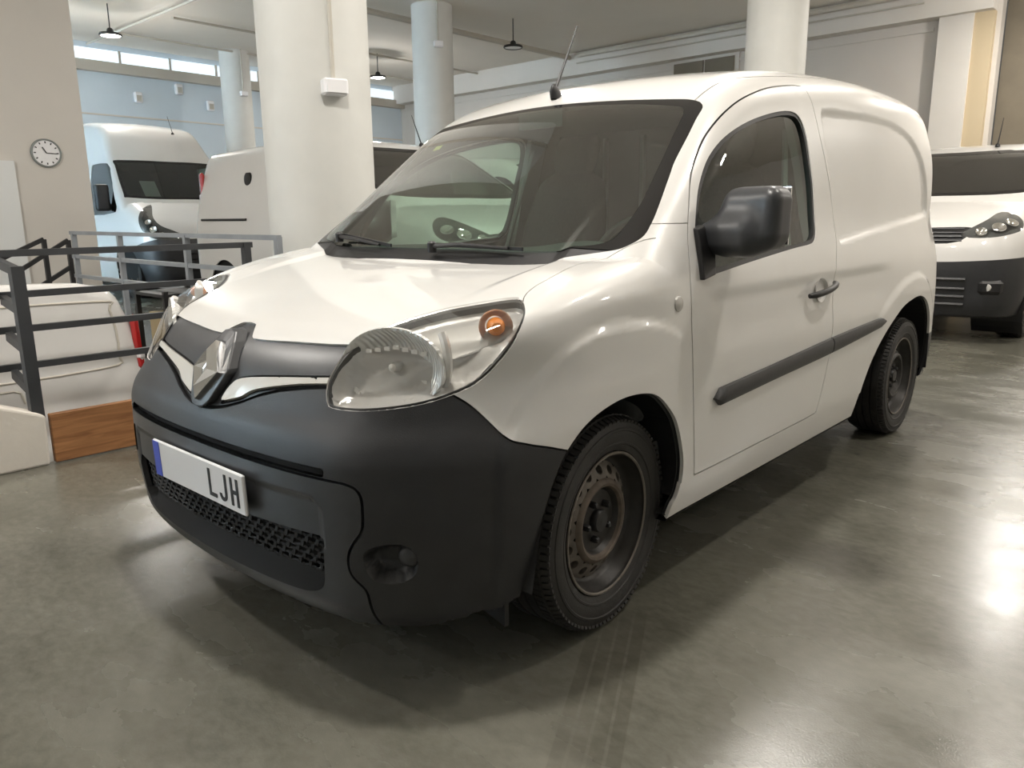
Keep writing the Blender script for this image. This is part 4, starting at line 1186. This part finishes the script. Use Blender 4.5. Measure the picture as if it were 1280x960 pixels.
sb = MB(); sb.box(Rw @ Vector((.37, .01, 0)) + cw_, (.15, .05, .13), Rw, bev=.02)
sb.bar(Rw @ Vector((.20, 0, 0)) + cw_, Rw @ Vector((.54, 0, 0)) + cw_, .03, .03); sb.bar(Rw @ Vector((.37, 0, 0)) + cw_, Rw @ Vector((.37, 0, -.18)) + cw_, .03, .03)
sb.bar(Rw @ Vector((.37, 0, 0)) + cw_, Vector((.37, .55, .88)), .06, .06); sb.build('steering_hub', M['cabin'], wheel)
def g_seat(x, y, z):
    cu = rbox(x, y + .1 * (z - .7), z, (0, .0, .68), (.25, .26, .085), .06)
    ba = rbox(x, y - .28 * (z - .75), z, (0, .27, 1.03), (.235 - .06 * sstep(1.1, 1.4, z), .065, .34), .06)
    hd = rbox(x, y - .28 * (z - .75), z, (0, .27, 1.47), (.125, .045, .09), .045)
    return smin(smin(cu, ba, .05), hd, .04)
V, N, T = isomesh(g_seat, (-.32, -.35, .5), (.32, .75, 1.65), .03)
for i, sx in enumerate((1, -1)):
    s_ = link_mesh('seat', V + [sx * .40, .98, 0], T, M['seat'], van, N)
MB().box((0, 1.64, .98), (1.30, .03, 1.20)).build('bulkhead', M['cabin'], van)
MB().box((0, .95, .46), (1.62, 1.4, .06)).build('cabin_floor', M['cabin'], van)
for sx in (1, -1):
    bp = MB(); pts = [side_pt(1.47, zz, -.055, sx) for zz in (.95, 1.15, 1.35, 1.55)]
    for p, q in zip(pts, pts[1:]): bp.bar(p, q, .03, .12)
    bp.build('pillar_trim', M['cabingrey'], van)
    MB().tube([side_pt(1.43, 1.50, -.08, sx), side_pt(1.35, 1.2, -.10, sx), side_pt(1.30, .9, -.10, sx)], .012, 6).build('seat_belt', M['cabingrey'], van)
MB().box((.0, .70, 1.535), (.22, .02, .06)).build('rear_view_mirror', M['black'], van)
for xx in (-.34, -.12, .10, .32): MB().bar((xx, 1.61, .80), (xx, 1.61, 1.55), .022, .022).build('bulkhead_rail', M['cabingrey'], van)
# ================================================================== the other vans of the hall (built once per kind, then copied)
def van_kind(name, D, h=.04):
    """a panel van facing -y, front axle over the origin"""
    wf, hc, fc, rc = spl(*D['W']), spl(*D['HC']), spl(*D['FC']), spl(*D['RC'])
    wsy, wsz, wss = D['ws']; wb, rear, r = D['wb'], D['rear'], D['r']; zt = D['wstop']; cr = D.get('crown', .05)
    def sw(y, z):
        fr = np.clip(.1 - y, 0, None); return wf(z) - .07 * fr ** 2
    def body(x, y, z):
        ax = np.abs(x); s = ax - sw(y, z)
        front = (fc(z) + D['plan'] * ax ** 2 + .18 * ax ** 6 - y) * .95
        hood = (z - (hc(y) - .05 * ax ** 2)) * .95
        rr = (y - (rear - D['rt'] * np.clip(z - .9, 0, None) - .03 * ax ** 2))
        lo = smax(smax(front, hood, .08), s, .22)
        ws = (wsy + .16 * ax ** 2 + (z - wsz) * wss - y) / math.hypot(1, wss)
        roof = z - (rc(y) - cr * ax ** 2)
        up = np.maximum(smax(smax(ws, roof, .10), s, .10), wsz - .15 - z)
        return np.maximum(smax(np.minimum(lo, up), rr, .08), .24 - z)
    root = empty(name, (0, 0, 0))
    zmax = D['H'] + .05
    R = isomesh(body, (-1.08, -1.0, .2), (1.08, rear + .08, zmax), h, 3)
    def circ(cy): return np.array([(cy + (r + .075) * math.cos(a), r + .01 + (r + .075) * math.sin(a)) for a in np.linspace(-.75, math.pi + .75, 28)])
    x, y, z = uv(R)
    lin = R
    wsp = smooth_poly(mirror_x([(0, wsz + .035), (.45, wsz + .035), (D['wsb'] - .03, wsz + .06), (D['wsb'], wsz + .10), (D['wst'] + .015, zt - .08), (D['wst'] - .05, zt), (0, zt)]), 2)
    side = smooth_poly(D['win'], 2)
    fcap = wsy + .95
    for poly, a, b, mk in ((wsp, 'x', 'z', lambda x, y, z: (y < fcap) & (z > wsz)), (side, 'y', 'z', lambda x, y, z: np.abs(x) > .5)):
        x, y, z = uv(lin); q = {'x': x, 'y': y, 'z': z}
        _, lin = split(lin, sdf(poly, q[a], q[b], mk(x, y, z)))
    V, N, T = lin
    panel('inner_lining', (V, -N, T[:, ::-1]), M['gap'], root, off=.03, skirt=0)
    for cy in (0, wb):
        x, y, z = uv(R); P = circ(cy); _, R = split(R, sdf(P, y, z, np.abs(x) > .5))
        for sx in (1, -1): wall_prism([tuple(p) for p in P], sx * (float(sw(np.array(cy), np.array(.6))) - .03), sx * .5, 'wheel_arch_liner', M['black'], root)
    x, y, z = uv(R); A, R = split(R, sdf(wsp, x, z, (y < fcap) & (z > wsz - .1)))
    x, y, z = uv(A); g, bd = split(A, sdf(wsp, x, z) + .035)
    panel('windscreen', g, M['vanglass'], root, off=-.004, skirt=0); panel('windscreen_border', bd, M['frit'], root, off=-.003, skirt=.01)
    x, y, z = uv(R); A, R = split(R, sdf(side, y, z, np.abs(x) > .5))
    for q in halves(A): panel('side_window', q, M['vanglass'], root, off=-.006, skirt=.0)
    x, y, z = uv(R); A, R = split(R, sdf(smooth_poly(D['lamp'], 3), np.abs(x) + y, z, (y < .2) & (np.abs(x) > .25)))
    for q, sx in zip(halves(A), (1, -1)):
        x, y, z = uv(q); f = np.clip(-sdf(smooth_poly(D['lamp'], 3), np.abs(x) + y, z) / .04, 0, 1)
        lp = panel('headlamp', (q[0] - q[1] * (.03 * f)[:, None], q[1], q[2]), M[D['lampmat']], root, skirt=0)
        panel('lamp_lens', q, M['lens'], lp, skirt=.01)
        for (s0, z0, rr) in D['bulbs']:
            k = np.argmin(np.abs(np.abs(x) + y - s0) + np.abs(z - z0)); c = Vector(q[0][k] - q[1][k] * .012); n_ = Vector(q[1][k])
            bb = MB(); bb.lathe([(.004, -.012), (rr * .5, -.006), (rr * .85, .006), (rr, .010), (rr * 1.08, .004)], (0, 0, 0), 'z', 18)
            R3 = n_.to_track_quat('Z', 'Y').to_matrix(); bb.v = [tuple(R3 @ Vector(v) + c) for v in bb.v]; bb.build('lamp_reflector', M['chrome'], lp, smooth=True)
    if D.get('grille') is not None:
        x, y, z = uv(R); P = smooth_poly(mirror_x(D['grille']), 2); A, R = split(R, sdf(P, x, z, y < -.3))
        gp = panel('grille_panel', A, M['black'], root, off=-.012, skirt=-.012)
        lo_, hi_ = P[:, 1].min(), P[:, 1].max()
        for zz in np.arange(lo_ + .03, hi_ - .01, .035):
            hw_ = D['grille_w'] - .02; pts = [(xx, float(fc(np.array(zz))) + D['plan'] * xx * xx + .002, zz) for xx in np.linspace(-hw_, hw_, 13)]
            MB().tube(pts, .007, 5).build('grille_slat', M['plastic2'], gp)
    bl = spl(*D['bumper'])
    x, y, z = uv(R); A, R = split(R, np.where(y < -.1, z - bl(np.abs(x) + y), 1.0))
    bp = panel('front_bumper', A, M['plastic'], root, skirt=.015)
    for zz in D['slats']:
        pts = [(xx, float(fc(np.array(zz))) + D['plan'] * xx * xx - .006, zz) for xx in np.linspace(-.52, .52, 11)]
        MB().tube(pts, .017, 6).build('bumper_slat', M['black'], bp)
    for sx in (1, -1):
        xx = .70; zz = D['slats'][0] + .02; yy = float(fc(np.array(zz))) + D['plan'] * xx * xx + .18 * xx ** 6
        fg = MB().box((sx * xx, yy + .03, zz), (.20, .10, .13), Matrix.Rotation(.42 * sx, 3, 'Z'), bev=.03).build('fog_lamp_frame', M['black'], bp)
        MB().lathe([(.0001, -.062), (.035, -.058), (.042, -.045)], (sx * (xx - .02), yy + .03, zz), 'y', 16).build('fog_lamp', M['silver'], fg, smooth=True)
    x, y, z = uv(R); A, R = split(R, np.where((y < wsy + .10) & (z > D['hoodz']), np.abs(x) - D['hoodw'] - .12 * (y + .8), 1.0))
    panel('bonnet', A, M['paint'], root, off=0, skirt=.012)
    # rear doors, lamps, handle
    x, y, z = uv(R); A, R = split(R, np.where(y > rear - .35, np.maximum(np.abs(x) - .80, np.maximum(.46 - z, z - (D['H'] - .20))), 1.0))
    if D['rear'] and D.get('hatch'):
        P = smooth_poly([(-.70, 1.44), (-.69, 1.72), (-.60, 1.78), (.60, 1.78), (.69, 1.72), (.70, 1.44), (.58, 1.36), (-.58, 1.36)], 4)
        rd = panel('rear_hatch', A, M['paint'], root)
        def ry(a, b): return rear - D['rt'] * max(b - .9, 0) - .03 * a * a
        ho = MB(); ho.tube([(a, ry(a, b) + .001, b) for a, b in P] + [(P[0][0], ry(*P[0]) + .001, P[0][1])], .008, 6); ho.build('window_recess_line', M['pipe'], rd)
        hs = MB()
        O = [(-.13, 1.22), (-.115, 1.285), (-.08, 1.30), (.08, 1.30), (.115, 1.285), (.13, 1.22)]
        hs.tube([(a, ry(a, b) + .001, b) for a, b in O], .007, 5); hs.build('handle_recess', M['pipe'], rd)
    else:
        for q in halves(A): panel('rear_door', split(q, .004 - np.abs(q[0][:, 0]))[0], M['paint'], root)
    for sx in (1, -1):
        tl = MB().box((sx * .835, rear - .085, 1.50), (.05, .12, .36), Matrix.Rotation(.25 * sx, 3, 'Z'), bev=.03).build('tail_lamp', M['red'], root)
        box_part('tail_lamp_band', (sx * .840, rear - .07, 1.42), (.05, .11, .08), M['plate'], tl, Matrix.Rotation(.25 * sx, 3, 'Z'), .02)
    panel('body_shell', R, M['paint'], root, skirt=.012)
    for sx in (1, -1):        # side rail of the sliding door, moulding, door handle
        yy = np.linspace(wb - .55, rear - .22, 6) if not D.get('tall') else np.linspace(1.6, 3.4, 6)
        MB().tube([(sx * (float(sw(np.array(a), np.array(D['railz']))) + .002), a, D['railz']) for a in yy], .014, 6).build('sliding_door_rail', M['black'], root)
        MB().tube([(sx * (float(sw(np.array(1.02), np.array(zz))) - .001), 1.30 - .0 * zz, zz) for zz in np.linspace(.45, zt, 6)], .006, 5).build('door_seam', M['pipe'], root)
        MB().tube([(sx * (float(sw(np.array(1.), np.array(1.05 if not D.get('tall') else 1.2))) + .02), a, 1.05 if not D.get('tall') else 1.2) for a in (1.05, 1.22)], .014, 6).build('door_handle', M['black'], root)
        ma = D['mir']
        V, N, T = isomesh(lambda x, y, z: smin(rbox(x, y, z, (ma[0] + .12, ma[1], ma[2]), (.10, .06, ma[3]), .04), rbox(x, y, z, (ma[0] + .0, ma[1], ma[2] - ma[3] * .7), (.09, .035, .035), .02), .04),
                          (ma[0] - .14, ma[1] - .12, ma[2] - ma[3] - .08), (ma[0] + .28, ma[1] + .12, ma[2] + ma[3] + .06), .022)
        if sx < 0: V = V * [-1, 1, 1]; N = N * [-1, 1, 1]; T = T[:, ::-1]
        link_mesh('wing_mirror', V, T, M['black'], root, N)
    MB().box((0, (wsy + .05 + rear) / 2 + .3, .55), (1.5, rear - 1.2, .05)).build('cabin_floor', M['gap'], root)
    MB().box((0, wsy + .55, wsz - .12), (1.5, .7, .2), bev=.06).build('dashboard', M['cabin'], root)
    MB().box((0, 1.75, (zt + .5) / 2), (1.5, .03, zt - .7)).build('bulkhead', M['gap'], root)
    a = D['aer']; ab = Vector((a[0], a[1], float(rc(np.array(a[1]))) - cr * a[0] ** 2 - .008))
    ae = MB().lathe([(.026, 0), (.020, .022), (.008, .034), (.0001, .036)], ab, 'z', 14).build('aerial_base', M['black'], root, smooth=True)
    MB().tube([ab + Vector((0, 0, .02)), ab + Vector((0, .14, .30))], [.007, .003], 6).build('aerial_mast', M['black'], ae)
    k = r / .312
    spots = [(wf(np.array(.5)) * 1 - .16, 0, 0), (wf(np.array(.5)) - .16, wb, 0), (-wf(np.array(.5)) + .16, 0, 1), (-wf(np.array(.5)) + .16, wb, 1)]
    for sx_, sy_, fl_ in spots:
        t = copy_tree(tyre, root); t.location = (float(sx_), sy_, r); t.rotation_euler = (random.uniform(0, 1), 0, math.pi if fl_ else 0); t.scale = (k, k, k)
    return root

MID = dict(W=([.2, .4, .8, 1.1, 1.3, 1.6, 1.8, 1.95], [.87, .925, .95, .94, .905, .83, .765, .70]), HC=([-.90, -.8, -.6, -.3, 0, .25], [1.0, 1.06, 1.13, 1.215, 1.285, 1.33]),
           FC=([.2, .3, .5, .75, .9, 1.02, 1.12], [-.80, -.87, -.90, -.905, -.88, -.82, -.72]), RC=([.6, .9, 1.2, 2.0, 3.0, 3.7], [1.78, 1.84, 1.88, 1.915, 1.92, 1.90]),
           ws=(.0, 1.30, 1.75), wb=2.92, rear=3.66, rt=.05, r=.335, wstop=1.80, H=1.92, plan=.14, wsb=.80, wst=.70,
           win=[(.42, 1.14), (.50, 1.20), (.80, 1.50), (1.0, 1.62), (1.22, 1.64), (1.25, 1.55), (1.25, 1.20), (1.20, 1.14)],
           lamp=[(-.36, .955), (-.38, .985), (-.22, 1.05), (.02, 1.12), (.24, 1.17), (.34, 1.165), (.36, 1.10), (.28, 1.02), (.10, .98), (-.15, .95)], lampmat='cabin',
           bulbs=[(-.20, 1.0, .045), (.02, 1.05, .055), (.20, 1.10, .05)],
           grille=[(0, 1.035), (.40, 1.045), (.52, 1.03), (.47, .945), (.35, .90), (0, .895)], grille_w=.47,
           bumper=([-.95, -.5, -.2, .2, .4, .7], [.735, .74, .755, .775, .78, .72]), slats=(.50, .43, .36, .585), hoodz=1.0, hoodw=.80, railz=1.17, mir=(.93, .55, 1.32, .12), aer=(.28, 1.05), hatch=True)
TALL = dict(W=([.2, .4, .8, 1.1, 1.5, 2.0, 2.3, 2.7], [.90, .96, 1.0, 1.0, .97, .89, .83, .75]), HC=([-.98, -.9, -.7, -.45, -.2, .05], [.96, 1.04, 1.17, 1.30, 1.41, 1.50]),
            FC=([.2, .3, .6, .8, .95, 1.05, 1.2], [-.86, -.93, -.965, -.96, -.93, -.88, -.76]), RC=([.2, .6, .9, 1.2, 2.0, 5.0], [2.16, 2.46, 2.63, 2.72, 2.79, 2.80]),
            ws=(-.12, 1.46, .86), wb=3.5, rear=4.5, rt=.03, r=.36, wstop=2.10, H=2.80, plan=.10, wsb=.88, wst=.80, crown=.06,
            win=[(.20, 1.30), (.22, 1.50), (.50, 1.98), (.70, 2.05), (1.14, 2.05), (1.20, 1.98), (1.20, 1.34), (1.10, 1.26)],
            lamp=[(-.46, .905), (-.50, .93), (-.25, 1.02), (0, 1.10), (.2, 1.22), (.36, 1.36), (.46, 1.41), (.50, 1.32), (.46, 1.14), (.32, .99), (.10, .91), (-.15, .885)], lampmat='cabin',
            bulbs=[(-.05, .985, .04), (.12, 1.05, .05), (.28, 1.16, .045)], grille=None, grille_w=.5,
            bumper=([-1., -.4, 0, .3, .6], [.90, .90, .90, .86, .80]), slats=(.52, .44, .60, .68), hoodz=.94, hoodw=.84, railz=1.3, mir=(.97, .38, 1.52, .20), aer=(.3, .8), tall=True)
mid_van = van_kind('delivery_van', MID)
tall_van = van_kind('high_roof_van', TALL, .045)
def pose(o, x, y, rz, z=0, rx=0): o.location = (x, y, z); o.rotation_euler = (rx, 0, rz)
tag(mid_van, 'white delivery van facing the camera at the right edge, black lower bumper', 'van', 'white delivery vans')
pose(mid_van, -.13, 6.98, 0)
d = copy_tree(mid_van); tag(d, 'white panel van behind the thick column, seen through the windscreen', 'van', 'white delivery vans'); pose(d, -2.82, 3.14, math.pi / 2 - math.radians(3.5))
f_ = copy_tree(mid_van); tag(f_, 'white van parked beyond the one behind the thick column', 'van', 'white delivery vans'); pose(f_, -3.3, 6.0, math.pi / 2)
c_ = copy_tree(mid_van); tag(c_, 'low white van seen from behind on the ramp below the railing', 'van', 'white delivery vans'); 
pose(c_, -2.90 - 3.66, -.50, -math.pi / 2, ramp_z(-6.56) + .02, 0)
c_.rotation_euler = Matrix.Rotation(-math.pi / 2, 3, 'Z').to_euler(); c_.rotation_euler = (Matrix.Rotation(-math.atan(.105), 3, 'Y') @ Matrix.Rotation(-math.pi / 2, 3, 'Z')).to_euler()
tag(tall_van, 'white high-roof van facing forward left of the thick column', 'van'); pose(tall_van, -10.35, 4.15, math.pi / 2)
# round badge on the side of the van behind the column, paper in the tall van's windscreen
bd = MB(); bd.lathe([(.0001, -.016), (.050, -.016), (.072, -.010), (.076, .03)], (-float(spl(*MID['W'])(np.array(1.56))) , 2.45, 1.56), 'x', 22); bd.build('round_badge', M['black'], d, smooth=True)
ppr = MB(); ppr.box((-.42, .22, 1.66), (.24, .004, .30), Matrix.Rotation(math.radians(-38), 3, 'X')); ppr.build('paper_sheet', M['paper'], tall_van)
